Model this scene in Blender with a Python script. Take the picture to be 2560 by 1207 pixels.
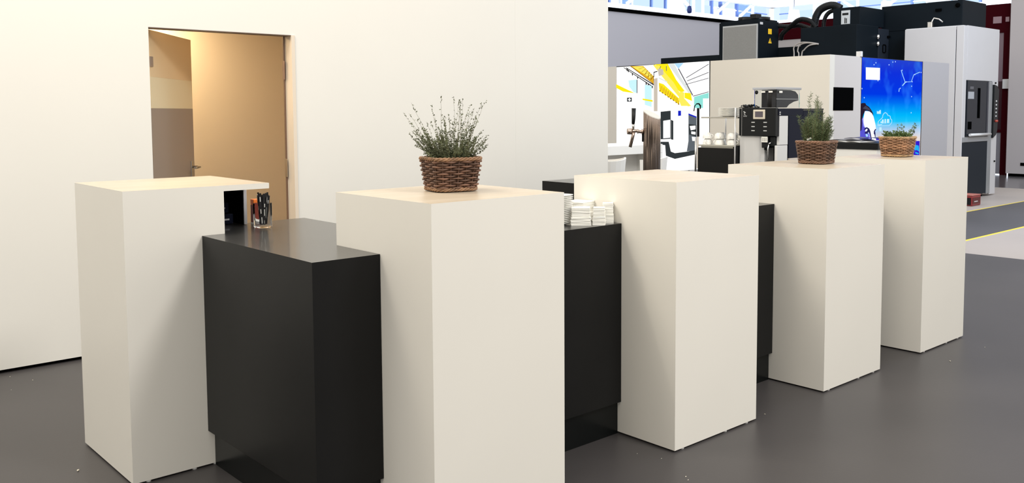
import bpy, bmesh, math, random
from mathutils import Vector, Matrix, Euler
random.seed(7)
for _o in list(bpy.data.objects): bpy.data.objects.remove(_o)
SC = bpy.context.scene
COL = SC.collection
PI = math.pi

# ------------------------------------------------------------------ camera
YAW, PITCH, ROLL, CAMZ = 0.8332, 0.0718, -0.0045, 1.3821
fwd = Vector((math.cos(YAW)*math.cos(PITCH), math.sin(YAW)*math.cos(PITCH), -math.sin(PITCH)))
rt0 = Vector((math.sin(YAW), -math.cos(YAW), 0)); up0 = rt0.cross(fwd)
rt = rt0*math.cos(ROLL) + up0*math.sin(ROLL); up = -rt0*math.sin(ROLL) + up0*math.cos(ROLL)
cam_d = bpy.data.cameras.new('camera'); cam = bpy.data.objects.new('camera', cam_d); COL.objects.link(cam)
cam.matrix_world = Matrix(((rt.x, up.x, -fwd.x, 0), (rt.y, up.y, -fwd.y, 0), (rt.z, up.z, -fwd.z, CAMZ), (0, 0, 0, 1)))
cam_d.sensor_width = 36.0; cam_d.lens = 2260.99/2560*36; cam_d.shift_x = (1280-1339.67)/2560; cam_d.shift_y = (441.85-603.5)/2560
cam_d.clip_start = 0.05; cam_d.clip_end = 300
SC.camera = cam

# ------------------------------------------------------------------ light, world, exposure
SC.view_settings.view_transform = 'Standard'; SC.view_settings.look = 'None'
SC.view_settings.gamma = 1.0; SC.view_settings.use_curve_mapping = False
SC.view_settings.exposure = 0.0
SC.cycles.max_bounces = 10; SC.cycles.diffuse_bounces = 5; SC.cycles.glossy_bounces = 4
W = bpy.data.worlds.new('hall_air'); SC.world = W; W.use_nodes = True
_bg = W.node_tree.nodes['Background']; _bg.inputs[0].default_value = (1.0, 0.975, 0.925, 1); _bg.inputs[1].default_value = 1.05

def area(name, loc, target, sx, sy, watts, color):
    l = bpy.data.lights.new(name, 'AREA'); l.shape = 'RECTANGLE'; l.size = sx; l.size_y = sy; l.energy = watts; l.color = color
    o = bpy.data.objects.new(name, l); COL.objects.link(o); o.location = loc
    d = Vector(target) - Vector(loc); o.rotation_euler = d.to_track_quat('-Z', 'Y').to_euler()
    return o
area('booth_light_bank', (3.4, -1.5, 4.9), (2.4, 3.2, 0.6), 1.1, 1.1, 168, (1.0, 0.97, 0.93))
area('left_fill', (-4.5, -1.0, 6.0), (3.5, 3.0, 0.6), 3.0, 3.0, 130, (1.0, 0.90, 0.74))  # added fill, brightens the left-facing sides of the counter
area('inner_fill', (0.6, 4.4, 4.8), (4.2, 2.7, 0.7), 1.6, 1.6, 140, (1.0, 0.92, 0.78))  # unseen fill, added to lift the left faces of the rear pedestals
area('wall_wash_fill', (3.4, 2.2, 5.2), (3.2, 5.4, 1.4), 5.0, 1.2, 8, (1.0, 0.95, 0.88))  # unseen wash added to brighten the cream wall
area('machine_light_bank', (11.0, 1.5, 6.0), (14.3, 7.0, 1.2), 4.0, 3.0, 520, (0.66, 0.80, 1.0))
area('aisle_light_bank', (4.6, 6.2, 5.0), (9.0, 6.0, 1.4), 2.0, 2.0, 150, (1.0, 0.92, 0.80))
area('hall_beam_fill', (34, 16, 5.0), (43, 29, 7.2), 8, 4, 5000, (0.92, 0.96, 1.0))  # fill added under the roof to whiten the far beams
area('corridor_lamp', (2.25, 6.55, 2.24), (2.25, 6.55, 0), 0.4, 0.3, 28, (1.0, 0.77, 0.46))
_s = bpy.data.lights.new('plate_spot', 'SPOT'); _s.energy = 60; _s.spot_size = math.radians(16); _s.spot_blend = 0.7; _s.shadow_soft_size = 0.05; _s.color = (1.0, 0.94, 0.82)
_o = bpy.data.objects.new('plate_spot', _s); COL.objects.link(_o); _o.location = (1.9, 3.6, 3.4); _o.rotation_euler = (Vector((2.76, 2.68, 0.98))-Vector(_o.location)).to_track_quat('-Z', 'Y').to_euler()

# ------------------------------------------------------------------ materials
MATS = {}
def mat(name, col, rough=0.5, metal=0.0, var=0.0, vscale=4.0, bump=0.0, bscale=60.0, spec=0.5, emit=None, estr=0.0, trans=0.0, ior=1.45, coat=0.0, aniso=None, alpha=None):
    if name in MATS: return MATS[name]
    m = bpy.data.materials.new(name); m.use_nodes = True; nt = m.node_tree; b = nt.nodes['Principled BSDF']
    c = (*col, 1)
    b.inputs['Base Color'].default_value = c; b.inputs['Roughness'].default_value = rough; b.inputs['Metallic'].default_value = metal
    b.inputs['Specular IOR Level'].default_value = spec; b.inputs['Transmission Weight'].default_value = trans; b.inputs['IOR'].default_value = ior
    b.inputs['Coat Weight'].default_value = coat
    if emit: b.inputs['Emission Color'].default_value = (*emit, 1); b.inputs['Emission Strength'].default_value = estr
    tc = nt.nodes.new('ShaderNodeTexCoord')
    if var > 0:
        n = nt.nodes.new('ShaderNodeTexNoise'); n.inputs['Scale'].default_value = vscale; n.inputs['Detail'].default_value = 5
        nt.links.new(tc.outputs['Object'], n.inputs['Vector'])
        r = nt.nodes.new('ShaderNodeValToRGB')
        r.color_ramp.elements[0].position = 0.3; r.color_ramp.elements[1].position = 0.7
        r.color_ramp.elements[0].color = tuple(max(0, x*(1-var)) for x in col)+(1,); r.color_ramp.elements[1].color = tuple(min(1, x*(1+var)) for x in col)+(1,)
        nt.links.new(n.outputs['Fac'], r.inputs[0]); nt.links.new(r.outputs[0], b.inputs['Base Color'])
    if bump > 0:
        n2 = nt.nodes.new('ShaderNodeTexNoise'); n2.inputs['Scale'].default_value = bscale; n2.inputs['Detail'].default_value = 3
        nt.links.new(tc.outputs['Object'], n2.inputs['Vector'])
        bp = nt.nodes.new('ShaderNodeBump'); bp.inputs['Strength'].default_value = bump; bp.inputs['Distance'].default_value = 0.002
        nt.links.new(n2.outputs['Fac'], bp.inputs['Height']); nt.links.new(bp.outputs[0], b.inputs['Normal'])
    MATS[name] = m; return m
def emis(name, col, s=1.0):
    if name in MATS: return MATS[name]
    m = bpy.data.materials.new(name); m.use_nodes = True; nt = m.node_tree; nt.nodes.clear()
    e = nt.nodes.new('ShaderNodeEmission'); e.inputs[0].default_value = (*col, 1); e.inputs[1].default_value = s
    o = nt.nodes.new('ShaderNodeOutputMaterial'); nt.links.new(e.outputs[0], o.inputs[0]); MATS[name] = m; return m
def wood(name, a, b_, rough=0.35, scale=(1.2, 18, 18), rot=0.0):
    m = bpy.data.materials.new(name); m.use_nodes = True; nt = m.node_tree; b = nt.nodes['Principled BSDF']
    tc = nt.nodes.new('ShaderNodeTexCoord'); mp = nt.nodes.new('ShaderNodeMapping'); mp.inputs['Scale'].default_value = scale; mp.inputs['Rotation'].default_value = (0, 0, rot)
    n = nt.nodes.new('ShaderNodeTexNoise'); n.inputs['Scale'].default_value = 2.2; n.inputs['Detail'].default_value = 7; n.inputs['Distortion'].default_value = 0.6
    r = nt.nodes.new('ShaderNodeValToRGB'); r.color_ramp.elements[0].position = 0.35; r.color_ramp.elements[1].position = 0.68
    r.color_ramp.elements[0].color = (*a, 1); r.color_ramp.elements[1].color = (*b_, 1)
    nt.links.new(tc.outputs['Object'], mp.inputs[0]); nt.links.new(mp.outputs[0], n.inputs['Vector']); nt.links.new(n.outputs['Fac'], r.inputs[0]); nt.links.new(r.outputs[0], b.inputs['Base Color'])
    b.inputs['Roughness'].default_value = rough; MATS[name] = m; return m
M_wall = mat('cream_wall_panel', (0.81, 0.785, 0.725), 0.6, var=0.012, vscale=1.2)
M_lam = mat('cream_laminate', (0.78, 0.75, 0.685), 0.42, var=0.012, vscale=2.0, bump=0.03, bscale=300)
M_wood = wood('pale_maple', (0.49, 0.405, 0.30), (0.57, 0.485, 0.385))
M_dark = mat('charcoal_laminate', (0.010, 0.010, 0.010), 0.36, var=0.1, vscale=3.0, spec=0.17)
M_darktop = mat('charcoal_worktop', (0.035, 0.034, 0.033), 0.33, var=0.06, vscale=5.0, coat=0.35)
M_plinth = mat('black_plinth', (0.006, 0.007, 0.007), 0.25, spec=0.25)
M_black = mat('black_recess', (0.002, 0.002, 0.002), 0.9, spec=0.0)
M_white = mat('white_board', (0.82, 0.81, 0.78), 0.45, var=0.01)
M_greyboard = mat('grey_board', (0.55, 0.55, 0.57), 0.5)
M_ceramic = mat('white_ceramic', (0.82, 0.81, 0.77), 0.18, coat=0.4)
M_paper = mat('white_paper', (0.86, 0.85, 0.80), 0.8)
M_steel = mat('brushed_steel', (0.62, 0.60, 0.57), 0.28, 1.0, bump=0.05, bscale=400)
M_copper = mat('reddish_steel', (0.50, 0.40, 0.34), 0.24, 1.0)
M_chrome = mat('chrome', (0.8, 0.8, 0.8), 0.1, 1.0)
M_blkpl = mat('black_plastic', (0.008, 0.009, 0.010), 0.35, spec=0.25)
M_blkmt = mat('black_machine_paint', (0.006, 0.009, 0.012), 0.5, var=0.1, vscale=2.0, spec=0.06)
M_silver = mat('silver_plastic', (0.60, 0.60, 0.60), 0.3, 0.2)
M_navy = mat('navy_panel', (0.006, 0.008, 0.020), 0.45, spec=0.12)
M_mwhite = mat('white_machine_cladding', (0.49, 0.475, 0.475), 0.45, var=0.01)
M_red = mat('dark_red_paint', (0.032, 0.002, 0.004), 0.6, spec=0.02)
M_yellow = mat('yellow_tape', (0.78, 0.60, 0.05), 0.5)
M_warn = mat('yellow_sticker', (0.85, 0.50, 0.02), 0.5)
M_glass = mat('clear_glass', (1, 1, 1), 0.02, trans=1.0, ior=1.06)
M_clear = mat('clear_plastic', (0.93, 0.95, 0.97), 0.06, trans=1.0, ior=1.12)
M_wick = mat('brown_wicker', (0.125, 0.064, 0.040), 0.55, var=0.35, vscale=22, bump=0.3, bscale=200)
M_wick2 = mat('dark_brown_wicker', (0.125, 0.068, 0.043), 0.55, var=0.35, vscale=22, bump=0.3, bscale=200)
M_wick3 = mat('light_brown_wicker', (0.33, 0.18, 0.10), 0.55, var=0.3, vscale=22, bump=0.3, bscale=200)
M_rim = mat('tan_willow', (0.27, 0.15, 0.08), 0.5, var=0.4, vscale=25, bump=0.3, bscale=200)
M_rim3 = mat('pale_willow', (0.42, 0.27, 0.14), 0.5, var=0.35, vscale=25, bump=0.3, bscale=200)
for _m in (M_wick, M_wick2, M_wick3):
    _nt = _m.node_tree; _b = _nt.nodes['Principled BSDF']; _l = _b.inputs['Base Color'].links[0]; _src = _l.from_socket
    _oi = _nt.nodes.new('ShaderNodeObjectInfo'); _mr = _nt.nodes.new('ShaderNodeMapRange'); _mr.inputs[3].default_value = 0.65; _mr.inputs[4].default_value = 1.55
    _hs = _nt.nodes.new('ShaderNodeHueSaturation'); _nt.links.new(_oi.outputs['Random'], _mr.inputs[0]); _nt.links.new(_mr.outputs[0], _hs.inputs['Value']); _nt.links.new(_src, _hs.inputs['Color']); _nt.links.new(_hs.outputs[0], _b.inputs['Base Color'])
M_leaf1 = mat('grey_green_leaf', (0.105, 0.12, 0.058), 0.6, var=0.35, vscale=30)
M_leaf2 = mat('rosemary_green', (0.10, 0.135, 0.055), 0.6, var=0.3, vscale=25)
M_leaf3 = mat('fresh_green_leaf', (0.10, 0.16, 0.05), 0.55, var=0.4, vscale=40)
M_stem = mat('olive_stem', (0.13, 0.11, 0.05), 0.7)
M_soil_shade = mat('dark_soil_and_shade', (0.03, 0.02, 0.014), 0.9, bump=0.6, bscale=120)  # soil of the pots, also the painted shade inside the baskets
M_corr = mat('corridor_plaster', (0.76, 0.66, 0.54), 0.7)
M_leafdoor = mat('tan_door_paint', (0.36, 0.285, 0.225), 0.45)
M_leafband = mat('cream_door_band', (0.88, 0.74, 0.48), 0.4)

# ------------------------------------------------------------------ helpers
def box(bm, x0, x1, y0, y1, z0, z1, bev=0.0, M=None, mi=0):
    vs = [bm.verts.new((x, y, z)) for z in (z0, z1) for y in (y0, y1) for x in (x0, x1)]
    if M is not None:
        for v in vs: v.co = M @ v.co
    fs = [bm.faces.new([vs[i] for i in f]) for f in ((0, 2, 3, 1), (4, 5, 7, 6), (0, 1, 5, 4), (2, 6, 7, 3), (0, 4, 6, 2), (1, 3, 7, 5))]
    for f in fs: f.material_index = mi
    if bev > 0:
        es = list({e for f in fs for e in f.edges})
        bmesh.ops.bevel(bm, geom=es, offset=bev, segments=2, profile=0.5, affect='EDGES')
    return fs
def prism(bm, pts, z0, z1, bev=0.0):
    a = [bm.verts.new((x, y, z0)) for x, y in pts]; b = [bm.verts.new((x, y, z1)) for x, y in pts]; n = len(pts)
    fs = [bm.faces.new(a[::-1]), bm.faces.new(b)] + [bm.faces.new((a[i], a[(i+1) % n], b[(i+1) % n], b[i])) for i in range(n)]
    if bev: bmesh.ops.bevel(bm, geom=list({e for f in fs for e in f.edges}), offset=bev, segments=2, profile=0.5, affect='EDGES')
def tube(bm, pts, r, seg=8, closed=False, taper=None, caps=True):
    P = [Vector(p) for p in pts]; n = len(P); rings = []; nrm = None
    for i, p in enumerate(P):
        if closed: t = (P[(i+1) % n] - P[i-1]).normalized()
        else: t = (P[min(i+1, n-1)] - P[max(i-1, 0)]).normalized()
        if nrm is None:
            h = Vector((0, 0, 1)) if abs(t.z) < 0.9 else Vector((1, 0, 0)); nrm = t.cross(h).normalized()
        else:
            nrm = (nrm - t*nrm.dot(t)); nrm = nrm.normalized() if nrm.length > 1e-6 else t.orthogonal().normalized()
        bi = t.cross(nrm); rr = r if taper is None else r*(1 + (taper-1)*i/(n-1))
        rings.append([bm.verts.new(p + (nrm*math.cos(2*PI*k/seg) + bi*math.sin(2*PI*k/seg))*rr) for k in range(seg)])
    for i in range(n if closed else n-1):
        a, b = rings[i], rings[(i+1) % n]
        for k in range(seg):
            f = bm.faces.new((a[k], a[(k+1) % seg], b[(k+1) % seg], b[k])); f.smooth = True
    if not closed and caps: bm.faces.new(rings[0][::-1]); bm.faces.new(rings[-1])
def lathe(bm, prof, seg=32, c=(0, 0, 0), M=None):
    rings = []
    for r, z in prof:
        if r < 1e-6: v = [bm.verts.new((c[0], c[1], c[2]+z))]
        else: v = [bm.verts.new((c[0]+r*math.cos(2*PI*k/seg), c[1]+r*math.sin(2*PI*k/seg), c[2]+z)) for k in range(seg)]
        if M is not None:
            for q in v: q.co = M @ q.co
        rings.append(v)
    for a, b in zip(rings, rings[1:]):
        for k in range(seg):
            k2 = (k+1) % seg
            if len(a) == 1 and len(b) == 1: continue
            if len(a) == 1: f = bm.faces.new((a[0], b[k2], b[k]))
            elif len(b) == 1: f = bm.faces.new((a[k], a[k2], b[0]))
            else: f = bm.faces.new((a[k], a[k2], b[k2], b[k]))
            f.smooth = True
def obj(name, bm, mats, parent=None, smooth=False, world=True):
    """link a bmesh given in world coordinates (or in its thing's own if world=False)"""
    me = bpy.data.meshes.new(name); bmesh.ops.recalc_face_normals(bm, faces=bm.faces) if len(bm.faces) < 60000 else None
    root = parent
    while root is not None and root.parent is not None: root = root.parent
    if root is not None and world: bmesh.ops.translate(bm, verts=bm.verts, vec=-root.location)
    bm.to_mesh(me); bm.free()
    for m in (mats if isinstance(mats, (list, tuple)) else [mats]): me.materials.append(m)
    if smooth: me.shade_smooth()
    o = bpy.data.objects.new(name, me); COL.objects.link(o)
    if parent is not None: o.parent = parent
    return o
def tag(o, label, cat, group=None, kind=None):
    o['label'] = label; o['category'] = cat
    if group: o['group'] = group
    if kind: o['kind'] = kind
    return o
def thing(name, label, cat, loc=(0, 0, 0), rz=0.0, group=None):
    o = bpy.data.objects.new(name, None); COL.objects.link(o); o.location = loc; o.rotation_euler = (0, 0, rz); o.empty_display_size = 0.1
    return tag(o, label, cat, group)
def struct(name, bm, m, parent=None, label=None, **k):
    o = obj(name, bm, m, parent, **k)
    if parent is None: o['kind'] = 'structure'
    if label: o['label'] = label
    return o
def dup(root, loc, rz=None, label=None):
    r = root.copy(); COL.objects.link(r); r.location = loc
    if rz is not None: r.rotation_euler = (0, 0, rz)
    if label: r['label'] = label
    for ch in list(root.children):
        c = ch.copy(); COL.objects.link(c); c.parent = r
        for g in list(ch.children):
            d = g.copy(); COL.objects.link(d); d.parent = c
    return r
def B(*a, **k):
    bm = bmesh.new(); box(bm, *a, **k); return bm
def T(pts, r, **k):
    bm = bmesh.new(); tube(bm, pts, r, **k); return bm
def poly(bm, pts3, mi=0):
    f = bm.faces.new([bm.verts.new(p) for p in pts3]); f.material_index = mi; return f
def text_mesh(s, size, M, depth=0.0005):
    c = bpy.data.curves.new('t', 'FONT'); c.body = s; c.size = size; c.extrude = depth; c.align_x = 'CENTER'; c.align_y = 'CENTER'
    o = bpy.data.objects.new('t', c); COL.objects.link(o); dg = bpy.context.evaluated_depsgraph_get()
    me = bpy.data.meshes.new_from_object(o.evaluated_get(dg)); bpy.data.objects.remove(o)
    bm = bmesh.new(); bm.from_mesh(me); bmesh.ops.transform(bm, matrix=M, verts=bm.verts); return bm
def board2(bm, zt):
    for f in bm.faces: f.normal_update(); f.material_index = 1 if abs(f.normal.z) > 0.9 and f.calc_center_median().z > zt-0.001 else 0
    return bm
def slab_y(pts, y0, y1):
    bm = bmesh.new(); a = [bm.verts.new((x, y0, z)) for x, z in pts]; b = [bm.verts.new((x, y1, z)) for x, z in pts]; n = len(pts)
    bm.faces.new(a); bm.faces.new(b[::-1])
    for i in range(n): bm.faces.new((a[i], b[i], b[(i+1) % n], a[(i+1) % n]))
    return bm
"""frame matrices: lettering lying on a face that looks towards -X or -Y"""
def face_mx(x, y, z): return Matrix(((0, 0, -1, x), (-1, 0, 0, y), (0, 1, 0, z), (0, 0, 0, 1)))
def face_my(x, y, z): return Matrix(((1, 0, 0, x), (0, 0, -1, y), (0, 1, 0, z), (0, 0, 0, 1)))

# ================================================================== SETTING
# floor: dark booth floor up to x = 8.9, then aisle strips
def floor_mat(name, col, rough, var, spec=0.5):
    m = mat(name, col, rough, var=var, vscale=0.9, bump=0.08, bscale=90, spec=0.35)
    return m
M_floor = floor_mat('dark_grey_vinyl', (0.063, 0.058, 0.058), 0.40, 0.10)
M_fpale = floor_mat('pale_aisle_floor', (0.37, 0.325, 0.295), 0.5, 0.04)
M_fgrey = floor_mat('grey_aisle_floor', (0.075, 0.073, 0.078), 0.45, 0.06)
M_fglos = floor_mat('glossy_dark_floor', (0.10, 0.095, 0.10), 0.16, 0.06)
struct('floor', B(-12, 8.9, -10, 40, -0.1, 0.0), M_floor, label='dark grey vinyl floor of the stand')
struct('floor_aisle', B(8.9, 60, -10, 3.96, -0.1, 0.0), M_fpale, label='pale beige aisle floor beyond the stand')
struct('floor_strip', B(8.9, 60, 4.0, 5.10, -0.1, 0.0), M_fgrey, label='dark grey strip of aisle floor between two yellow lines')
struct('trim_1', B(8.9, 60, 3.96, 4.0, -0.1, 0.0), M_yellow, label='yellow floor line, nearer one')
struct('trim_2', B(8.9, 60, 5.10, 5.13, -0.1, 0.0), M_yellow, label='yellow floor line, farther one')
struct('floor_machine', B(8.9, 16.9, 5.13, 40, -0.1, 0.0), M_fpale, label='pale floor under the milling machine')
struct('floor_back', B(16.9, 60, 5.13, 60, -0.1, 0.0), M_fglos, label='glossy dark floor before the red partition')

# cream rear wall with the door opening
wb = thing('wall_back', '', 'x', (0, 5.43, 0)); del wb['label'], wb['category']; wb['kind'] = 'structure'; wb['label'] = 'tall cream wall behind the counter with a door opening'
DX0, DX1, DZ = 1.9, 2.8, 1.883
bm = bmesh.new(); box(bm, -6, DX0, 5.43, 5.53, 0.02, 4.2); box(bm, DX1, 4.7203, 5.43, 5.53, 0.02, 4.2); box(bm, DX0, DX1, 5.43, 5.53, DZ, 4.2)
bmesh.ops.remove_doubles(bm, verts=bm.verts, dist=1e-5)
obj('wall_panel', bm, M_wall, wb)
obj('wall_panel', B(4.7208, 5.787, 5.43, 5.53, 0.02, 4.2), M_wall, wb)
struct('baseboard_back', B(-6, DX0, 5.455, 5.525, 0, 0.02), M_black)
struct('baseboard_right', B(DX1, 5.78, 5.455, 5.525, 0, 0.02), M_black)
# door frame
tr = struct('trim_3', B(DX1-0.001, DX1+0.022, 5.424, 5.545, 0, DZ), M_corr, label='pale door jamb at the right of the opening')
struct('trim_4', B(DX0, DX1-0.001, 5.43, 5.53, DZ-0.004, DZ-0.0005), mat('door_head', (0.16, 0.11, 0.09), 0.5), label='thin dark head of the door frame')
bm = bmesh.new(); box(bm, 2.790, 2.7988, 5.520, 5.532, 0, DZ-0.004); obj('stop_strip', bm, mat('door_stop', (0.20, 0.12, 0.08), 0.6), tr)
obj('strike_plate', B(2.7870, 2.7895, 5.500, 5.535, 0.96, 1.08), M_steel, tr)
obj('hinge_plate', B(2.7870, 2.7895, 5.505, 5.535, 1.60, 1.72), mat('dull_hinge', (0.22, 0.13, 0.1), 0.4), tr)
# corridor
struct('wall_corridor', B(0.6, 4.4, 6.9, 6.98, 0, 2.3), M_corr, label='warm lit corridor wall seen through the door')
struct('wall_corridor_left', B(0.52, 0.6, 5.53, 6.98, 0, 2.3), M_corr)
struct('wall_corridor_right', B(4.4, 4.48, 5.53, 6.98, 0, 2.3), M_corr)
struct('ceiling', B(0.52, 4.48, 5.53, 6.98, 2.3, 2.36), M_corr, label='corridor ceiling')
# door leaf standing open
ang = math.atan2(0.62, 0.49)
dl = thing('door_1', '', 'x', (1.925, 5.545, 0), ang); del dl['label'], dl['category']; dl['kind'] = 'structure'; dl['label'] = 'tan inner door standing open into the corridor'
L = 0.79
obj('lower_panel', B(0, L, -0.02, 0.02, 0.01, 1.413, bev=0.001), M_leafdoor, dl, world=False)
obj('middle_band', B(0, L, -0.02, 0.02, 1.413, 1.60, bev=0.0008), M_leafband, dl, world=False)
obj('upper_panel', B(0, L, -0.02, 0.02, 1.60, 1.878, bev=0.001), mat('tan_door_upper', (0.86, 0.64, 0.38), 0.4), dl, world=False)
obj('hinge', B(-0.004, 0.035, -0.026, -0.018, 1.66, 1.72), mat('hinge_steel', (0.5, 0.42, 0.36), 0.4, 0.6), dl, world=False)
bm = bmesh.new(); box(bm, L-0.085, L-0.045, -0.028, -0.02, 0.94, 1.06, bev=0.002); pl = obj('handle_plate', bm, M_steel, dl, world=False)
bm = bmesh.new(); tube(bm, [(L-0.065, -0.024, 1.02), (L-0.065, -0.07, 1.02), (L-0.075, -0.078, 1.02), (L-0.18, -0.078, 1.02)], 0.008, seg=10); obj('lever', bm, M_steel, pl, world=False)
bm = bmesh.new(); box(bm, L-0.085, L-0.045, 0.02, 0.028, 0.94, 1.06, bev=0.002); tube(bm, [(L-0.065, 0.024, 1.02), (L-0.065, 0.07, 1.02), (L-0.075, 0.078, 1.02), (L-0.18, 0.078, 1.02)], 0.008, seg=10); obj('handle_plate', bm, M_steel, dl, world=False)
obj('latch_case', B(L-0.002, L+0.003, -0.012, 0.012, 0.93, 1.09), M_steel, dl, world=False)

# ================================================================== STAND COUNTER
YF, H, Wd, Dp = 2.272, 1.10, 0.5703, 0.5781
PX = {2: 1.6274, 3: 2.8188, 4: 3.9647, 5: 5.0085}
def top_board(x0, x1, y0, y1, z1, th, parent):
    bm = bmesh.new(); box(bm, x0, x1, y0, y1, z1-th, z1)
    for f in bm.faces:
        f.normal_update(); f.material_index = 1 if f.normal.z > 0.9 else 0
    bmesh.ops.recalc_face_normals(bm, faces=bm.faces)
    for f in bm.faces: f.material_index = 1 if f.normal.z > 0.9 and f.calc_center_median().z > z1-0.0005 else 0
    return obj('top_board', bm, [M_lam, M_wood], parent)
def feet(t, x0, x1, y0, y1):
    for fx in (x0+0.06, x0+(x1-x0)*0.62, x1-0.06):
        for fy in (y0+0.012, y1-0.05):
            bm = bmesh.new(); lathe(bm, [(0, 0), (0.009, 0), (0.009, 0.008), (0, 0.008)], 12, (fx, fy, 0)); obj('foot', bm, M_white, t)
plab = {2: 'tall cream pedestal nearest the camera, wood top carrying the basket of thin-stemmed herbs',
        3: 'tall cream pedestal with an empty wood top, right of the stacked plates',
        4: 'tall cream pedestal with the rosemary basket on its wood top',
        5: 'tall cream pedestal farthest right, with the light-brown basket on its wood top'}
for k, x in PX.items():
    t = thing('pedestal', plab[k], 'pedestal', (x, YF, 0), group='cream pedestals along the counter')
    obj('body', B(x, x+Wd, YF, YF+Dp, 0.008, H-0.0188), M_lam, t)
    top_board(x, x+Wd, YF, YF+Dp, H, 0.0188, t)
    feet(t, x, x+Wd, YF, YF+Dp)
X1, Y1, D1 = 1.0882, 3.4296, 0.5852
t = thing('pedestal', 'tall cream pedestal at the left end with an overhanging wood top above a dark niche', 'pedestal', (X1, Y1, 0), group='cream pedestals along the counter')
obj('body', B(X1, X1+0.378, Y1, Y1+D1, 0.008, H-0.0222), M_lam, t)
top_board(X1, X1+0.5676, Y1, Y1+D1, H, 0.0222, t)
feet(t, X1, X1+0.378, Y1, Y1+D1)
obj('upright_panel', B(1.642, 1.6555, 3.640, Y1+D1, 0.9125, H-0.0225, bev=0.0006), M_greyboard, t)
bm = bmesh.new(); box(bm, 1.4675, 1.6415, 4.0, Y1+D1-0.001, 0.9125, H-0.0225); box(bm, 1.4675, 1.6415, 3.645, 4.0, H-0.027, H-0.0225); box(bm, 1.4675, 1.472, 3.5, 4.0, 0.9125, H-0.027); box(bm, 1.6375, 1.6415, 3.645, 4.0, 0.9125, H-0.027)
obj('niche_lining', bm, M_black, t)

def cabinet(name, pts, plinth, label):
    t = thing(name, label, 'cabinet', (pts[0][0], pts[0][1], 0))
    bm = bmesh.new(); prism(bm, pts, 0.1425, 0.8931); obj('body', bm, M_dark, t)
    bm = bmesh.new(); prism(bm, pts, 0.8931, 0.9108); obj('worktop', board2(bm, 0.9108), [M_dark, M_darktop], t)
    bm = bmesh.new(); prism(bm, plinth, 0.0, 0.142); obj('plinth', bm, M_plinth, t)
    return t
e = 0.0015
cabinet('counter_cabinet', [(1.3753, 2.5647), (1.6274-e, 2.5647), (1.6274-e, 2.8501+e), (1.95, 2.8501+e), (1.95, 3.70), (1.662, 3.70), (1.662, 4.0148), (1.4662+e, 4.0148), (1.4662+e, 3.4296-e), (1.3753, 3.4296-e)],
        [(1.401, 2.585), (1.6274-e, 2.585), (1.6274-e, 2.8501+e), (1.93, 2.8501+e), (1.93, 3.68), (1.64, 3.68), (1.64, 4.0), (1.4662+e, 4.0), (1.4662+e, 3.4296-e), (1.401, 3.4296-e)],
        'low charcoal counter cabinet with the glass of sticks, left of the nearest pedestal')
for a, b, lab in ((2, 3, 'low charcoal counter cabinet with plates and napkins on it'), (3, 4, 'low charcoal counter cabinet seen as a narrow strip left of the rosemary pedestal'), (4, 5, 'low charcoal counter cabinet hidden between the two rightmost pedestals')):
    xa, xb = PX[a]+Wd+e, PX[b]-e
    cabinet('counter_cabinet', [(xa, 2.5647), (xb, 2.5647), (xb, 3.15), (xa, 3.15)], [(xa, 2.585), (xb, 2.585), (xb, 3.13), (xa, 3.13)], lab)

# ------------------------------------------------------------------ wicker baskets
def rr_path(a, b, r, n):
    """n points round a rounded rectangle, evenly spaced, with outward normals"""
    segs = []; 
    for (cx, cy, s) in ((a-r, -(b-r), -90), (a-r, b-r, 0), (-(a-r), b-r, 90), (-(a-r), -(b-r), 180)):
        for k in range(9):
            t = math.radians(s + k*90/8); segs.append((cx+r*math.cos(t), cy+r*math.sin(t), math.cos(t), math.sin(t)))
    P = segs + [segs[0]]; d = [0]
    for p, q in zip(P, P[1:]): d.append(d[-1] + math.hypot(q[0]-p[0], q[1]-p[1]))
    out = []; j = 0
    for i in range(n):
        s = d[-1]*i/n
        while d[j+1] < s: j += 1
        t = (s-d[j])/max(1e-9, d[j+1]-d[j]); p, q = P[j], P[j+1]
        nx, ny = p[2]*(1-t)+q[2]*t, p[3]*(1-t)+q[3]*t; l = math.hypot(nx, ny)
        out.append((p[0]*(1-t)+q[0]*t, p[1]*(1-t)+q[1]*t, nx/l, ny/l))
    return out
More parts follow.
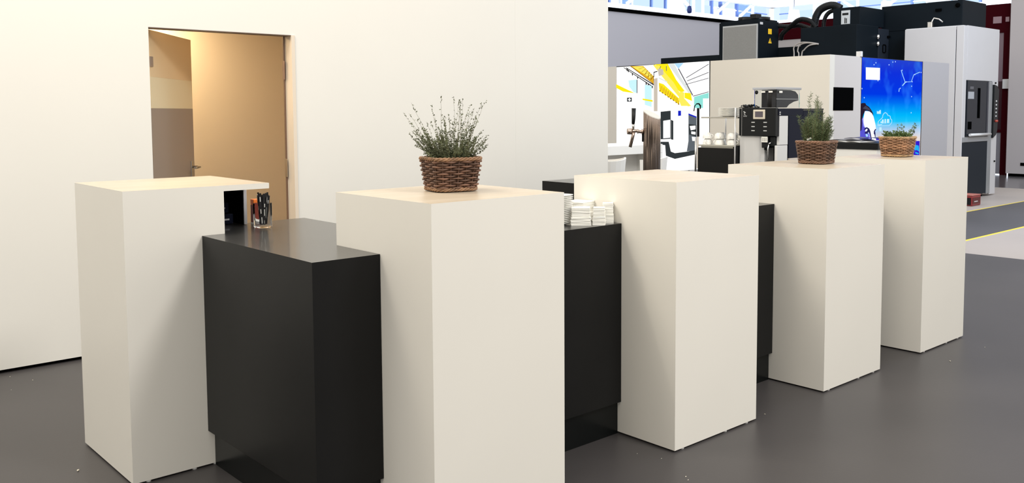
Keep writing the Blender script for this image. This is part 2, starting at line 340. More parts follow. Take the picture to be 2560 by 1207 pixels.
def make_basket(a, b, h, mat_w, rows, nst, label, loc, rz, seed):
    rnd = random.Random(seed)
    t = thing('wicker_basket', label, 'basket', loc, rz)
    def half(z, ab): return ab*(0.86 + 0.14*min(1, z/h*1.25))
    bm = bmesh.new(); ra_ = [[bm.verts.new((p[0], p[1], z)) for p in rr_path(half(z, a)-0.009, half(z, b)-0.009, 0.026, 40)] for z in (0.006, 0.05, h-0.02)]
    for q0, q1 in zip(ra_, ra_[1:]):
        for i in range(40): bm.faces.new((q0[i], q0[(i+1) % 40], q1[(i+1) % 40], q1[i]))
    obj('gap_shade', bm, M_soil_shade, t, world=False)  # dark sheet added behind the weave, painting shade into its gaps
    # stakes
    for i in range(nst):
        pts = []
        for k in range(6):
            z = 0.004 + (h-0.008)*k/5; p = rr_path(half(z, a), half(z, b), 0.032, nst)[i]; pts.append((p[0]+p[2]*-0.0005, p[1]-p[3]*0.0005, z))
        obj('stake', T(pts, 0.0021, seg=6), mat_w, t, world=False)
    z0, z1 = 0.017, h-0.016
    n = nst*8
    for r_ in range(rows):
        z = z0 + (z1-z0)*r_/(rows-1); P = rr_path(half(z, a), half(z, b), 0.032, n); pts = []
        for i, p in enumerate(P):
            ph = PI*i/8 + PI*(r_ % 2) + (PI/2); off = 0.0052*math.sin(ph) + 0.0004*rnd.uniform(-1, 1)
            pts.append((p[0]+p[2]*off, p[1]+p[3]*off, z + 0.0006*math.sin(i*0.7+r_*2)))
        obj('strand', T(pts, (z1-z0)/(rows-1)*0.46*rnd.uniform(0.85, 1.05), seg=8, closed=True), mat_w, t, world=False)
    for name, zc, rad, s, tw in (('rim', h-0.006, 0.0052, 1.0, 26), ('base_rim', 0.0095, 0.0050, 1.0, 24)):
        bm = bmesh.new(); nn = 260
        for st in range(3):
            P = rr_path(half(zc, a)+(0.003 if name == 'rim' else 0.001), half(zc, b)+(0.003 if name == 'rim' else 0.001), 0.034, nn); pts = []
            for i, p in enumerate(P):
                ph = 2*PI*(tw*i/nn/1.0) / 2 + st*2*PI/3; pts.append((p[0]+p[2]*rad*0.62*math.cos(ph), p[1]+p[3]*rad*0.62*math.cos(ph), zc+rad*0.75*math.sin(ph)))
            tube(bm, pts, 0.0036, seg=6, closed=True)
        obj(name, bm, {'brown_wicker': M_rim, 'light_brown_wicker': M_rim3}.get(mat_w.name, mat_w), t, world=False)
    bm = bmesh.new(); P = rr_path(half(0, a)-0.004, half(0, b)-0.004, 0.028, 40); f0 = [bm.verts.new((p[0], p[1], 0.003)) for p in P]; f1 = [bm.verts.new((p[0], p[1], 0.006)) for p in P]
    bm.faces.new(f0[::-1]); bm.faces.new(f1)
    for i in range(40): bm.faces.new((f0[i], f0[(i+1) % 40], f1[(i+1) % 40], f1[i]))
    obj('base_plate', bm, mat_w, t, world=False)
    return t
def leaf(bm, p, d, L, w, rnd):
    d = Vector(d).normalized(); s = d.cross(Vector((rnd.uniform(-1, 1), rnd.uniform(-1, 1), rnd.uniform(-1, 1)))).normalized(); n = d.cross(s)
    p = Vector(p); v = [bm.verts.new(p), bm.verts.new(p+d*L*0.5+s*w*0.5+n*w*0.1), bm.verts.new(p+d*L), bm.verts.new(p+d*L*0.5-s*w*0.5+n*w*0.1)]
    bm.faces.new(v)
def plant(kind, label, loc, rz, seed, base_r):
    rnd = random.Random(seed)
    t = thing('potted_herb', label, 'plant', loc, rz)
    bm = bmesh.new(); lathe(bm, [(0, 0.008), (base_r*0.72, 0.008), (base_r*0.9, 0.098), (base_r*0.97, 0.098), (base_r*0.97, 0.1), (base_r*0.88, 0.1), (base_r*0.88, 0.088), (0, 0.09)], 24); 
    obj('pot', bm, M_soil_shade, t, world=False)
    st = bmesh.new(); lf = bmesh.new()
    def stem(p0, az, lean, L, r, n=9, droop=0.0):
        p = Vector(p0); pts = [p.copy()]; el = PI/2 - lean
        for k in range(n):
            el2 = el - droop*k/n; d = Vector((math.cos(az)*math.cos(el2), math.sin(az)*math.cos(el2), math.sin(el2)))
            d += Vector((rnd.uniform(-1, 1), rnd.uniform(-1, 1), rnd.uniform(-1, 1)))*0.13; p = p + d.normalized()*L/n; pts.append(p.copy()); az += rnd.uniform(-.15, .15)
        tube(st, pts, r, seg=4, taper=0.4, caps=False); return pts
    if kind == 'thyme':
        for i in range(190):
            az = rnd.uniform(0, 2*PI); rr = base_r*0.75*math.sqrt(rnd.random()); long_ = i < 34
            L = rnd.uniform(0.17, 0.275) if long_ else rnd.uniform(0.05, 0.165); lean = rnd.uniform(0.05, 0.62) if long_ else rnd.uniform(0.05, 0.95)
            pts = stem((rr*math.cos(az), rr*math.sin(az), 0.088), az, lean, L, 0.0007, droop=rnd.uniform(-.2, .25))
            for k in range(1, len(pts)):
                nn = (2 if k < 6 else 2) if long_ else 9
                if long_ and k < 6 and rnd.random() < 0.25: nn = 6
                for q in range(nn + (4 if long_ and k == len(pts)-1 else 0)):
                    u = rnd.random(); p = pts[k-1].lerp(pts[k], u); dd = Vector((rnd.uniform(-1, 1), rnd.uniform(-1, 1), rnd.uniform(-.3, 1))); leaf(lf, p, dd, rnd.uniform(0.005, 0.0085), rnd.uniform(0.0035, 0.0055), rnd)
    elif kind == 'rosemary':
        for i in range(52):
            az = rnd.uniform(0, 2*PI); rr = base_r*0.8*math.sqrt(rnd.random()); tall = i < 5
            L = rnd.uniform(0.23, 0.305) if tall else rnd.uniform(0.09, 0.18); lean = rnd.uniform(0.0, 0.28) if tall else rnd.uniform(0.1, 0.6)
            pts = stem((rr*math.cos(az), rr*math.sin(az), 0.088), az, lean, L, 0.0014, n=14, droop=-0.35)
            for k in range(1, len(pts)):
                for q in range(13):
                    p = pts[k-1].lerp(pts[k], rnd.random()); ax = (pts[k]-pts[k-1]).normalized(); sd = ax.orthogonal().normalized(); sd.rotate(Matrix.Rotation(rnd.uniform(0, 2*PI), 3, ax))
                    leaf(lf, p, sd + ax*rnd.uniform(0.4, 1.1), rnd.uniform(0.014, 0.024), 0.0022, rnd)
    else:
        for i in range(110):
            az = rnd.uniform(0, 2*PI); rr = base_r*0.95*math.sqrt(rnd.random()); long_ = i < 7
            L = rnd.uniform(0.09, 0.125) if long_ else rnd.uniform(0.03, 0.075); lean = rnd.uniform(0.1, 0.7)
            if long_ and i > 2: az, lean, L = -0.9+rnd.uniform(-.3, .3), 0.35, rnd.uniform(0.11, 0.14)
            pts = stem((rr*math.cos(az), rr*math.sin(az), 0.088), az, lean, L, 0.0008, n=6, droop=0.4)
            for k in range(1, len(pts)):
                for q in range(5 if long_ else 8):
                    p = pts[k-1].lerp(pts[k], rnd.random()); leaf(lf, p, (rnd.uniform(-1, 1), rnd.uniform(-1, 1), rnd.uniform(-.2, 1)), rnd.uniform(0.008, 0.014), rnd.uniform(0.006, 0.009), rnd)
    m = {'thyme': M_leaf1, 'rosemary': M_leaf2}.get(kind, M_leaf3)
    o = obj('stems', st, M_stem, t, world=False); o['kind'] = 'stuff'
    o = obj('foliage', lf, m, t, world=False); o['kind'] = 'stuff'
    return t
BK = [((1.955, 2.607, H), -11, M_wick, 'dark brown wicker basket with a twisted rim on the nearest pedestal', 'thyme', 'wispy grey-green herb with thin upright stems in the nearest basket', 11),
      ((4.342, 2.556, H), 6, M_wick2, 'dark brown wicker basket holding the rosemary', 'rosemary', 'bushy rosemary with upright needle sprigs and a small green label', 12),
      ((5.325, 2.590, H), 2, M_wick3, 'light brown wicker basket on the rightmost pedestal', 'bushy', 'low bushy fresh green herb in the light brown basket', 13)]
for loc, deg, mw, bl, kind, plb, sd in BK:
    make_basket(0.088, 0.082, 0.123, mw, 12, 20, bl, loc, math.radians(deg), sd)
    pt = plant(kind, plb, loc, math.radians(deg), sd+20, 0.064)
    if kind == 'rosemary':
        M = Matrix.Translation((-0.052, 0.012, 0.118)) @ Euler((math.radians(-12), math.radians(-22), math.radians(-70)), 'XYZ').to_matrix().to_4x4()
        lb = obj('plant_label', B(-0.012, 0.012, -0.0007, 0.0007, -0.03, 0.02, M=M), mat('green_card', (0.01, 0.10, 0.06), 0.5), pt, world=False)
        obj('label_header', B(-0.0125, 0.0125, -0.0012, 0.0012, 0.012, 0.021, M=M), M_paper, lb, world=False)
    if kind == 'thyme':
        M = Matrix.Translation((-0.058, 0.02, 0.118)) @ Euler((0, math.radians(-6), math.radians(-60)), 'XYZ').to_matrix().to_4x4()
        obj('plant_label', B(-0.003, 0.003, -0.0006, 0.0006, -0.03, 0.018, M=M), M_paper, pt, world=False)

# ------------------------------------------------------------------ things on the left counter
ZC = 0.911
g = thing('drinking_glass', 'clear glass full of black stick sachets on the charcoal counter', 'glass', (1.662, 3.507, ZC))
bm = bmesh.new(); lathe(bm, [(0, 0), (0.033, 0), (0.0365, 0.004), (0.0375, 0.1), (0.0362, 0.1005), (0.0352, 0.1), (0.0340, 0.009), (0.0, 0.007)], 40)
obj('bowl', bm, M_glass, g, world=False)
M_sach = mat('black_sachet', (0.012, 0.011, 0.012), 0.3, var=0.2, vscale=30)
rnd = random.Random(5)
for i in range(22):
    az = rnd.uniform(0, 2*PI); rr = 0.0265*math.sqrt(rnd.random()); lean = rnd.uniform(0.06, 0.20)
    bx, by = rr*math.cos(az)*0.5, rr*math.sin(az)*0.5; hh = rnd.uniform(0.112, 0.134)
    Mx = Matrix.Translation((1.662+bx, 3.507+by, ZC+0.0115)) @ Matrix.Rotation(az, 4, 'Z') @ Matrix.Rotation(lean*rr/0.0265*0.8, 4, 'Y') @ Matrix.Rotation(rnd.uniform(0, PI), 4, 'Z')
    w = rnd.uniform(0.0045, 0.0062)
    s = thing('stick_sachet', 'narrow black paper stick sachet standing in the clear glass', 'sachet', (1.662+bx, 3.507+by, ZC+0.0115), group='stick sachets in the glass')
    obj('wrapper', B(-w, w, -0.0014, 0.0014, 0, hh, bev=0.0005, M=Mx), M_sach, s)
    for z in (rnd.uniform(0.004, 0.03), rnd.uniform(0.035, 0.06), rnd.uniform(0.065, 0.1)):
        bm = bmesh.new(); u_ = rnd.uniform(-.5, 0.1)*w; box(bm, u_, u_+w*0.55, -0.0017, 0.0017, z, z+rnd.uniform(.01, .028), M=Mx); obj('white_print', bm, M_paper, s)
s = thing('small_carton', 'small orange and brown carton on a white base behind the glass of sticks', 'carton', (1.686, 3.625, ZC))
obj('base', B(1.671, 1.701, 3.610, 3.640, ZC+0.0005, ZC+0.0095), M_paper, s)
obj('body', B(1.671, 1.701, 3.610, 3.640, ZC+0.0095, ZC+0.083, bev=0.001), mat('brown_carton', (0.22, 0.035, 0.02), 0.45, var=0.2), s)
obj('cap', B(1.6705, 1.7015, 3.6095, 3.6405, ZC+0.083, ZC+0.108, bev=0.003), mat('orange_cap', (0.9, 0.20, 0.02), 0.45), s)
for i, (x, y, z, w) in enumerate(((1.50, 3.70, 0, 0.12), (1.50, 3.72, 0.047, 0.11), (1.50, 3.76, 0.09, 0.08))):
    s = thing('tea_box', ['dark navy box at the bottom of the niche stack', 'dark navy box in the middle of the niche stack', 'small dark navy box topping the niche stack'][i], 'box', (x, y, ZC+z), group='navy boxes in the dark niche')
    obj('carton', B(x, x+w, y, y+0.1, ZC+z+0.002, ZC+z+0.044, bev=0.001), M_navy, s)
    obj('print_mark', B(x+w*0.5, x+w*0.86, y-0.0008, y, ZC+z+0.018, ZC+z+0.025), M_greyboard, s)

# ------------------------------------------------------------------ plates and napkins on the second counter
def plate_mesh(s, h, th=0.0022):
    bm = bmesh.new()
    def ring(a, r, z): return [bm.verts.new((p[0], p[1], z)) for p in rr_path(a, a, r, 32)]
    R = [ring(s*0.58, s*0.3, 0), ring(s*0.62, s*0.3, 0.0005), ring(s*0.99, s*0.25, h-th), ring(s, s*0.25, h-th*0.4), ring(s*0.985, s*0.25, h), ring(s*0.6, s*0.3, th), ]
    bm.faces.new(R[0][::-1]); bm.faces.new(R[-1])
    for a, b in zip(R, R[1:]):
        for k in range(32):
            f = bm.faces.new((a[k], a[(k+1) % 32], b[(k+1) % 32], b[k])); f.smooth = True
    return bm
p0 = obj('plate', plate_mesh(0.064, 0.0125), M_ceramic, None); p0.location = (2.583, 2.732, ZC); p0.rotation_euler = (0, 0, math.radians(10))
tag(p0, 'white square plate in the tall stack, bottom one', 'plate', 'stacked white plates on the counter')
for i in range(1, 16):
    c = p0.copy(); COL.objects.link(c); c.location = (2.583+rnd.uniform(-.0006, .0006), 2.732+rnd.uniform(-.0006, .0006), ZC+i*0.0076); c.rotation_euler = (0, 0, math.radians(10+rnd.uniform(-1.5, 1.5)))
    c['label'] = 'white square plate in the tall stack on the charcoal counter' if i < 15 else 'white square plate in the tall stack, topmost one'
p0['label'] = 'white square plate in the tall stack on the charcoal counter'
nap_s = bmesh.new(); box(nap_s, -0.5, 0.5, -0.5, 0.5, 0, 0.0025, bev=0.0008); nap_me = bpy.data.meshes.new('napkin'); nap_s.to_mesh(nap_me); nap_s.free(); nap_me.materials.append(M_paper)
NS = [((2.668, 2.658), 0.080, 46, 28, 'white paper napkin stack in front of the plate stack'),
      ((2.722, 2.603), 0.050, 40, 28, 'narrow white napkin stack at the front edge of the counter'),
      ((2.790, 2.617), 0.046, 44, 33, 'white napkin stack closest to the empty pedestal'),
      ((2.762, 2.757), 0.098, 12, 33, 'wide white napkin stack at the back of the counter')]
for (x, y), s, rz, n, lab in NS:
    t = thing('napkin_stack', lab, 'napkins', (x, y, ZC), 0, group='napkin stacks on the counter')
    for i in range(n):
        o = bpy.data.objects.new('napkin', nap_me); COL.objects.link(o); o.parent = t
        k = s*(0.95 if i > n*0.45 else 1.04); o.location = (rnd.uniform(-.0012, .0012), rnd.uniform(-.0012, .0012), i*0.0026); o.rotation_euler = (0, 0, math.radians(rz+rnd.uniform(-2.5, 2.5))); o.scale = (k, k, 1)

# ------------------------------------------------------------------ back counter with tap and coffee machine
t = thing('back_counter', 'low charcoal island counter behind the pedestals carrying the tap and the coffee machine', 'counter', (4.18, 3.2, 0))
obj('body', B(4.18, 6.5, 3.2, 4.535, 0.1, 0.893), M_dark, t)
obj('worktop', board2(B(4.18, 6.5, 3.2, 4.535, 0.893, 0.911), 0.911), [M_dark, M_darktop], t)
obj('plinth', B(4.2, 6.48, 3.22, 4.515, 0, 0.0998), M_plinth, t)
# beer tap column
tx, ty = 4.50, 3.833
t = thing('tap_column', 'fluted steel tap column with slanted top and black handle behind the empty pedestal', 'tap', (tx, ty, 0.9115))
bm = bmesh.new(); n = 64; awy = Vector((math.cos(0.785), math.sin(0.785), 0)); lft = Vector((-math.sin(0.785), math.cos(0.785), 0)); ra, rb = [], []
for k in range(n):
    a = 2*PI*k/n; r = 0.0535 + 0.0022*math.cos(a*16); p = Vector((r*math.cos(a), r*math.sin(a), 0)); ra.append(bm.verts.new((tx+p.x, ty+p.y, 0.9115)))
    rb.append(bm.verts.new((tx+p.x, ty+p.y, 1.358 + p.dot(lft)*0.42 + p.dot(awy)*0.30)))
for k in range(n):
    f = bm.faces.new((ra[k], ra[(k+1) % n], rb[(k+1) % n], rb[k])); f.smooth = True
bm.faces.new(ra[::-1]); obj('column', bm, M_copper, t)
bm = bmesh.new(); q = [bm.verts.new((tx+(v.x-tx)*1, ty+(v.y-ty)*1, v.z)) for v in [Vector((tx+0.056*math.cos(2*PI*k/n), ty+0.056*math.sin(2*PI*k/n), 1.3585+Vector((0.056*math.cos(2*PI*k/n), 0.056*math.sin(2*PI*k/n), 0)).dot(lft*0.42+awy*0.30))) for k in range(n)]]
q2 = [bm.verts.new(v.co+Vector((0, 0, 0.006))) for v in q]; bm.faces.new(q[::-1]); bm.faces.new(q2)
for k in range(n): bm.faces.new((q[k], q[(k+1) % n], q2[(k+1) % n], q2[k]))
obj('slanted_cap', bm, mat('pale_cap', (0.75, 0.73, 0.68), 0.2, 0.6), t)
def L_(d, z): return (tx+lft.x*d, ty+lft.y*d, z)
fc = T([L_(0.05, 1.250), L_(0.075, 1.250), L_(0.10, 1.256), L_(0.135, 1.252)], 0.011, seg=12); lathe(fc, [(0, -.02), (0.018, -.018), (0.021, 0), (0.018, .018), (0, .02)], 16, L_(0.142, 1.252)); tube(fc, [L_(0.06, 1.25), L_(0.066, 1.25)], 0.019, seg=16); tube(fc, [L_(0.088, 1.252), L_(0.093, 1.252)], 0.016, seg=16)
f = obj('faucet', fc, M_copper, t)
obj('spout', T([L_(0.118, 1.245), L_(0.122, 1.225), L_(0.140, 1.150)], 0.0105, seg=12), M_copper, f)
hb = T([L_(0.120, 1.262), L_(0.121, 1.285), L_(0.121, 1.300)], 0.008, seg=12); obj('handle_stem', hb, M_steel, f)
hb = T([L_(0.121, 1.300), L_(0.119, 1.33), L_(0.117, 1.402)], 0.010, seg=12, taper=1.45); obj('tap_handle', hb, M_blkpl, f)
obj('side_bracket', B(tx+lft.x*0.056-0.006, tx+lft.x*0.056+0.006, ty+lft.y*0.056-0.006, ty+lft.y*0.056+0.006, 1.185, 1.245), M_blkpl, t)

# coffee machine, front towards -x
cx = 5.5
t = thing('coffee_machine', 'black and silver bean-to-cup coffee machine with clear hoppers behind the rosemary', 'coffee machine', (cx, 3.55, 0.911))
obj('control_panel', B(cx-0.012, cx+0.02, 3.551, 3.832, 1.203, 1.402, bev=0.003), M_blkpl, t)
obj('panel_edge', B(cx-0.004, cx+0.02, 3.8325, 3.838, 1.203, 1.402), M_silver, t)
obj('side_frame', B(cx+0.002, cx+0.02, 3.8385, 3.863, 1.203, 1.398), M_blkpl, t)
bm = bmesh.new(); box(bm, cx+0.02, cx+0.33, 3.552, 3.868, 1.203, 1.398, bev=0.003); body = obj('upper_housing', bm, mat('dark_housing', (0.010, 0.011, 0.016), 0.4, spec=0.25), t)
fr = obj('screen_frame', B(cx-0.018, cx-0.012, 3.634, 3.733, 1.322, 1.390, bev=0.004), mat('champagne_frame', (0.72, 0.66, 0.55), 0.35, 0.5), t)
obj('touch_screen', B(cx-0.0195, cx-0.0178, 3.651, 3.715, 1.337, 1.377), mat('screen_glass', (0.10, 0.085, 0.10), 0.15), fr)
M_mark = mat('pale_print', (0.45, 0.46, 0.46), 0.5)
for yy in (3.735, 3.635):
    for zz in (1.300, 1.270, 1.241):
        obj('button_mark', B(cx-0.0128, cx-0.0119, yy-0.014, yy+0.014, zz-0.0035, zz+0.0035), M_mark, t)
obj('brand_lettering', text_mesh('WMF', 0.014, face_mx(cx-0.0124, 3.803, 1.343)), M_mark, t)
bm = bmesh.new(); tube(bm, [(cx-0.013, 3.815, 1.378), (cx-0.013, 3.806, 1.366), (cx-0.013, 3.812, 1.360), (cx-0.013, 3.800, 1.352)], 0.003, seg=6); tube(bm, [(cx-0.013, 3.806, 1.373), (cx-0.013, 3.798, 1.366)], 0.003, seg=6); obj('emblem', bm, M_mark, t)
# columns and bay
bm = bmesh.new(); pts = [(cx+0.035, 3.668), (cx+0.012, 3.70), (cx+0.006, 3.75), (cx+0.008, 3.82), (cx+0.02, 3.868), (cx+0.33, 3.868), (cx+0.33, 3.668)]; prism(bm, pts, 0.915, 1.2025, bev=0.002); obj('left_column', bm, M_silver, t)
bm = bmesh.new(); box(bm, cx+0.01, cx+0.142, 3.5495, 3.571, 0.915, 1.138, bev=0.003); box(bm, cx+0.035, cx+0.142, 3.5485, 3.571, 1.141, 1.345, bev=0.002); obj('right_side_panel', bm, mat('light_grey_panel', (0.66, 0.66, 0.66), 0.35), t)
obj('side_strip', B(cx+0.02, cx+0.335, 3.5475, 3.552, 1.348, 1.394), M_navy, t)
for i, zz in enumerate((1.352, 1.366)):
    lathe_bm = B(cx+0.03, cx+0.045, 3.5465, 3.5478, zz, zz+0.009); obj('side_mark', lathe_bm, M_mark, t)
obj('bay_back', B(cx+0.20, cx+0.21, 3.571, 3.668, 0.96, 1.19), mat('bay_steel', (0.32, 0.29, 0.25), 0.35, 0.4), t)
obj('drip_tray', B(cx+0.0, cx+0.20, 3.572, 3.667, 0.915, 0.975, bev=0.002), mat('tray_steel', (0.28, 0.26, 0.21), 0.35, 0.5), t)
obj('tray_slot', B(cx-0.002, cx+0.20, 3.572, 3.667, 0.9755, 0.985), M_blkpl, t)
bm = bmesh.new(); box(bm, cx-0.004, cx+0.07, 3.615, 3.668, 1.12, 1.202, bev=0.004); box(bm, cx+0.01, cx+0.06, 3.573, 3.612, 1.13, 1.202, bev=0.006); tube(bm, [(cx+0.02, 3.64, 1.13), (cx+0.02, 3.64, 1.10)], 0.007, seg=10); tube(bm, [(cx+0.02, 3.655, 1.13), (cx+0.02, 3.655, 1.105)], 0.006, seg=10)
obj('outlet', bm, M_blkpl, t)
obj('instruction_sticker', B(cx-0.010, cx-0.0045, 3.618, 3.666, 1.160, 1.199), M_paper, t)
for q in range(5): obj('sticker_bar', B(cx-0.0108, cx-0.0100, 3.625+q*0.008, 3.627+q*0.008, 1.166, 1.193), M_blkpl, t)
bm = T([(cx-0.01, 3.602, 1.15), (cx-0.022, 3.603, 1.12), (cx-0.02, 3.605, 1.04)], 0.0045, seg=10); tube(bm, [(cx-0.01, 3.602, 1.15), (cx+0.02, 3.6, 1.165)], 0.0045, seg=8)
obj('steam_wand', bm, M_chrome, t)
# hoppers
def shell(bm, x0, x1, y0, y1, z0, z1, w):
    box(bm, x0, x0+w, y0, y1, z0, z1); box(bm, x1-w, x1, y0, y1, z0, z1); box(bm, x0+w, x1-w, y0, y0+w, z0, z1); box(bm, x0+w, x1-w, y1-w, y1, z0, z1)
bm = bmesh.new(); shell(bm, cx+0.0, cx+0.30, 3.556, 3.735, 1.402, 1.530, 0.003); hp = obj('clear_hopper', bm, M_clear, t)
bm = bmesh.new(); box(bm, cx-0.012, cx+0.312, 3.548, 3.745, 1.530, 1.546, bev=0.003); obj('hopper_lid', bm, mat('smoky_lid', (0.62, 0.64, 0.68), 0.15, trans=0.55), hp)
bm = bmesh.new(); lathe(bm, [(0, 0), (0.048, 0), (0.048, 0.105), (0.040, 0.122), (0, 0.122)], 28, (cx+0.065, 3.615, 1.404)); obj('bean_tube', bm, mat('dark_beans', (0.010, 0.009, 0.010), 0.45, bump=0.5, bscale=150), hp)
bm = slab_y([(cx+0.075, 1.404), (cx+0.075, 1.5265), (cx+0.19, 1.5265), (cx+0.25, 1.518), (cx+0.285, 1.495), (cx+0.292, 1.455), (cx+0.23, 1.445), (cx+0.17, 1.425), (cx+0.14, 1.404)], 3.561, 3.725)
box(bm, cx+0.012, cx+0.0745, 3.561, 3.60, 1.404, 1.5265); obj('bean_heap', bm, mat('dark_beans2', (0.02, 0.02, 0.025), 0.5, bump=0.5, bscale=150), hp)
obj('level_line', B(cx-0.001, cx+0.301, 3.5545, 3.5555, 1.462, 1.465), M_mark, hp); obj('level_line', B(cx-0.002, cx-0.0005, 3.68, 3.735, 1.462, 1.465), M_mark, hp)
bm = bmesh.new(); lathe(bm, [(0, -0.003), (0.014, 0), (0, 0.003)], 16, (0, 0, 0)); bmesh.ops.rotate(bm, matrix=Matrix.Rotation(PI/2, 3, 'Y'), verts=bm.verts); bmesh.ops.translate(bm, vec=(cx-0.004, 3.715, 1.512), verts=bm.verts); obj('lock_knob', bm, M_blkpl, hp)
bm = bmesh.new(); 
for yy in (3.66, 3.60): box(bm, cx-0.006, cx-0.001, yy-0.016, yy+0.016, 1.508, 1.520, bev=0.002)
box(bm, cx+0.03, cx+0.07, 3.550, 3.5545, 1.505, 1.520, bev=0.002); obj('lid_clip', bm, M_ceramic, hp)
# utensils heap on top
t = thing('utensil_heap', 'jumble of small black utensils lying on the left of the coffee machine top', 'utensils', (cx+0.1, 3.80, 1.402)); bm = bmesh.new(); r2 = random.Random(3)
for i in range(26):
    a = r2.uniform(0, PI); x, y, z = cx+r2.uniform(0.0, 0.1), r2.uniform(3.755, 3.86), 1.4035+r2.uniform(0.003, 0.012); dx, dy = math.cos(a)*0.018, math.sin(a)*0.018
    if y-abs(dy) < 3.75: y += 0.015
    tube(bm, [(x-dx, y-dy, z), (x, y, z+r2.uniform(0.0, .012)), (x+dx, y+dy, z+r2.uniform(0.0, 0.012))], r2.uniform(0.0025, 0.005), seg=6)
box(bm, cx, cx+0.1, 3.76, 3.865, 1.4022, 1.407); obj('heap', bm, M_blkpl, t)
bm = T([(cx-0.005, 3.888, 1.36), (cx-0.005, 3.898, 1.39), (cx-0.005, 3.905, 1.412)], 0.004, seg=6)
obj('rear_side_panel', B(cx+0.148, cx+0.335, 3.545, 3.551, 1.045, 1.345, bev=0.001), M_navy, t)
obj('rear_side_shelf', B(cx+0.148, cx+0.338, 3.535, 3.551, 1.018, 1.044, bev=0.001), mat('beige_shelf', (0.62, 0.55, 0.48), 0.5), t)
obj('rear_lower_panel', B(cx+0.148, cx+0.335, 3.545, 3.551, 0.9125, 1.017), M_navy, t)
obj('rear_core', B(cx+0.148, cx+0.33, 3.552, 3.668, 0.9125, 1.2025), M_blkpl, t)
# milk cooler beside machine
t = thing('milk_cooler', 'dark navy cooler cabinet right of the coffee machine', 'cooler', (cx+0.35, 3.56, 0.911))
obj('cabinet_body', B(cx+0.345, cx+0.62, 3.552, 3.86, 1.045, 1.385, bev=0.003), M_navy, t)
obj('top_ledge', B(cx+0.345, cx+0.62, 3.550, 3.86, 1.386, 1.396), M_blkpl, t)
obj('base_shelf', B(cx+0.345, cx+0.66, 3.54, 3.60, 1.018, 1.044, bev=0.002), mat('beige_shelf', (0.62, 0.55, 0.48), 0.5), t)
obj('lower_case', B(cx+0.345, cx+0.62, 3.555, 3.86, 0.9115, 1.017), M_navy, t)
# cup cabinet
t = thing('cup_cabinet', 'black cabinet with steel shelf posts left of the coffee machine', 'cabinet', (cx, 4.05, 0.911))
obj('body', B(cx, cx+0.33, 3.905, 4.232, 0.9115, 1.108, bev=0.002), M_dark, t)
obj('side_filler', B(cx+0.01, cx+0.33, 3.876, 3.904, 0.9115, 1.130), M_blkpl, t)
bm = B(cx-0.006, cx+0.33, 3.892, 4.222, 1.120, 1.131, bev=0.001); box(bm, cx+0.01, cx+0.32, 3.92, 4.21, 1.108, 1.120); obj('warming_shelf', bm, mat('dull_steel', (0.50, 0.49, 0.43), 0.35, 0.7), t)
obj('upper_shelf', B(cx-0.006, cx+0.30, 3.872, 4.200, 1.328, 1.338, bev=0.001), mat('dull_steel2', (0.45, 0.43, 0.38), 0.35, 0.8), t)
for x, y, z0, z1 in ((cx-0.012, 3.888, 0.912, 1.405), (cx+0.31, 3.888, 0.912, 1.405), (cx+0.31, 4.205, 1.131, 1.345)):
    obj('post', T([(x, y, z0), (x, y, z1)], 0.0055, seg=10), M_silver, t)
obj('side_post', T([(cx-0.012, 4.243, 0.912), (cx-0.012, 4.243, 1.18)], 0.007, seg=10), M_steel, t)
# cups: upside-down pairs
def make_cup(label, loc, rz):
    t = thing('coffee_cup', label, 'cup', loc, rz, group='upturned cups on the warming shelf')
    bm = bmesh.new(); lathe(bm, [(0.037, 0), (0.0355, 0), (0.033, 0.015), (0.024, 0.036), (0.0, 0.038), ], 24); lathe(bm, [(0.037, 0), (0.036, 0.018), (0.030, 0.035), (0.021, 0.041), (0.020, 0.044), (0, 0.0435)], 24); obj('cup_body', bm, M_ceramic, t, world=False)
    pts = [(0.033+0.017*math.sin(a), 0, 0.019+0.012*math.cos(a)) for a in [PI*k/8 for k in range(9)]]
    obj('handle', T([(0.030, 0, 0.031)]+pts[1:-1]+[(0.034, 0, 0.008)], 0.003, seg=8), M_ceramic, t, world=False)
    return t
cup0 = None
for (x, y, n, rz, lab) in ((5.545, 4.175, 2, 200, 'white cup at the left end of the warming shelf'), (5.66, 4.135, 2, 150, 'white cup in the back row of the warming shelf, left'), (5.545, 4.068, 2, 160, 'white cup in the front row middle of the warming shelf'), (5.66, 4.02, 2, 250, 'white cup in the back row of the warming shelf, middle'), (5.545, 3.955, 2, 280, 'white cup in the front row nearest the coffee machine'), (5.66, 3.94, 2, 300, 'white cup in the back row nearest the coffee machine')):
    for i in range(n):
        l2 = lab + (', lower of its pair' if i == 0 else ', upper of its pair'); loc = (x, y, 1.1315+i*0.0445)
        if cup0 is None: cup0 = make_cup(l2, loc, math.radians(rz))
        else: dup(cup0, loc, math.radians(rz+i*70), l2)
sp = obj('saucer', plate_mesh(0.066, 0.010), M_ceramic, None); sp.location = (5.60, 4.018, 1.3385); sp.rotation_euler = (0, 0, math.radians(74)); tag(sp, 'white square saucer in the small stack on the upper steel shelf', 'saucer', 'saucers on the steel shelf')
for i in range(1, 7):
    c = sp.copy(); COL.objects.link(c); c.location = (5.60, 4.018, 1.3385+i*0.0092)

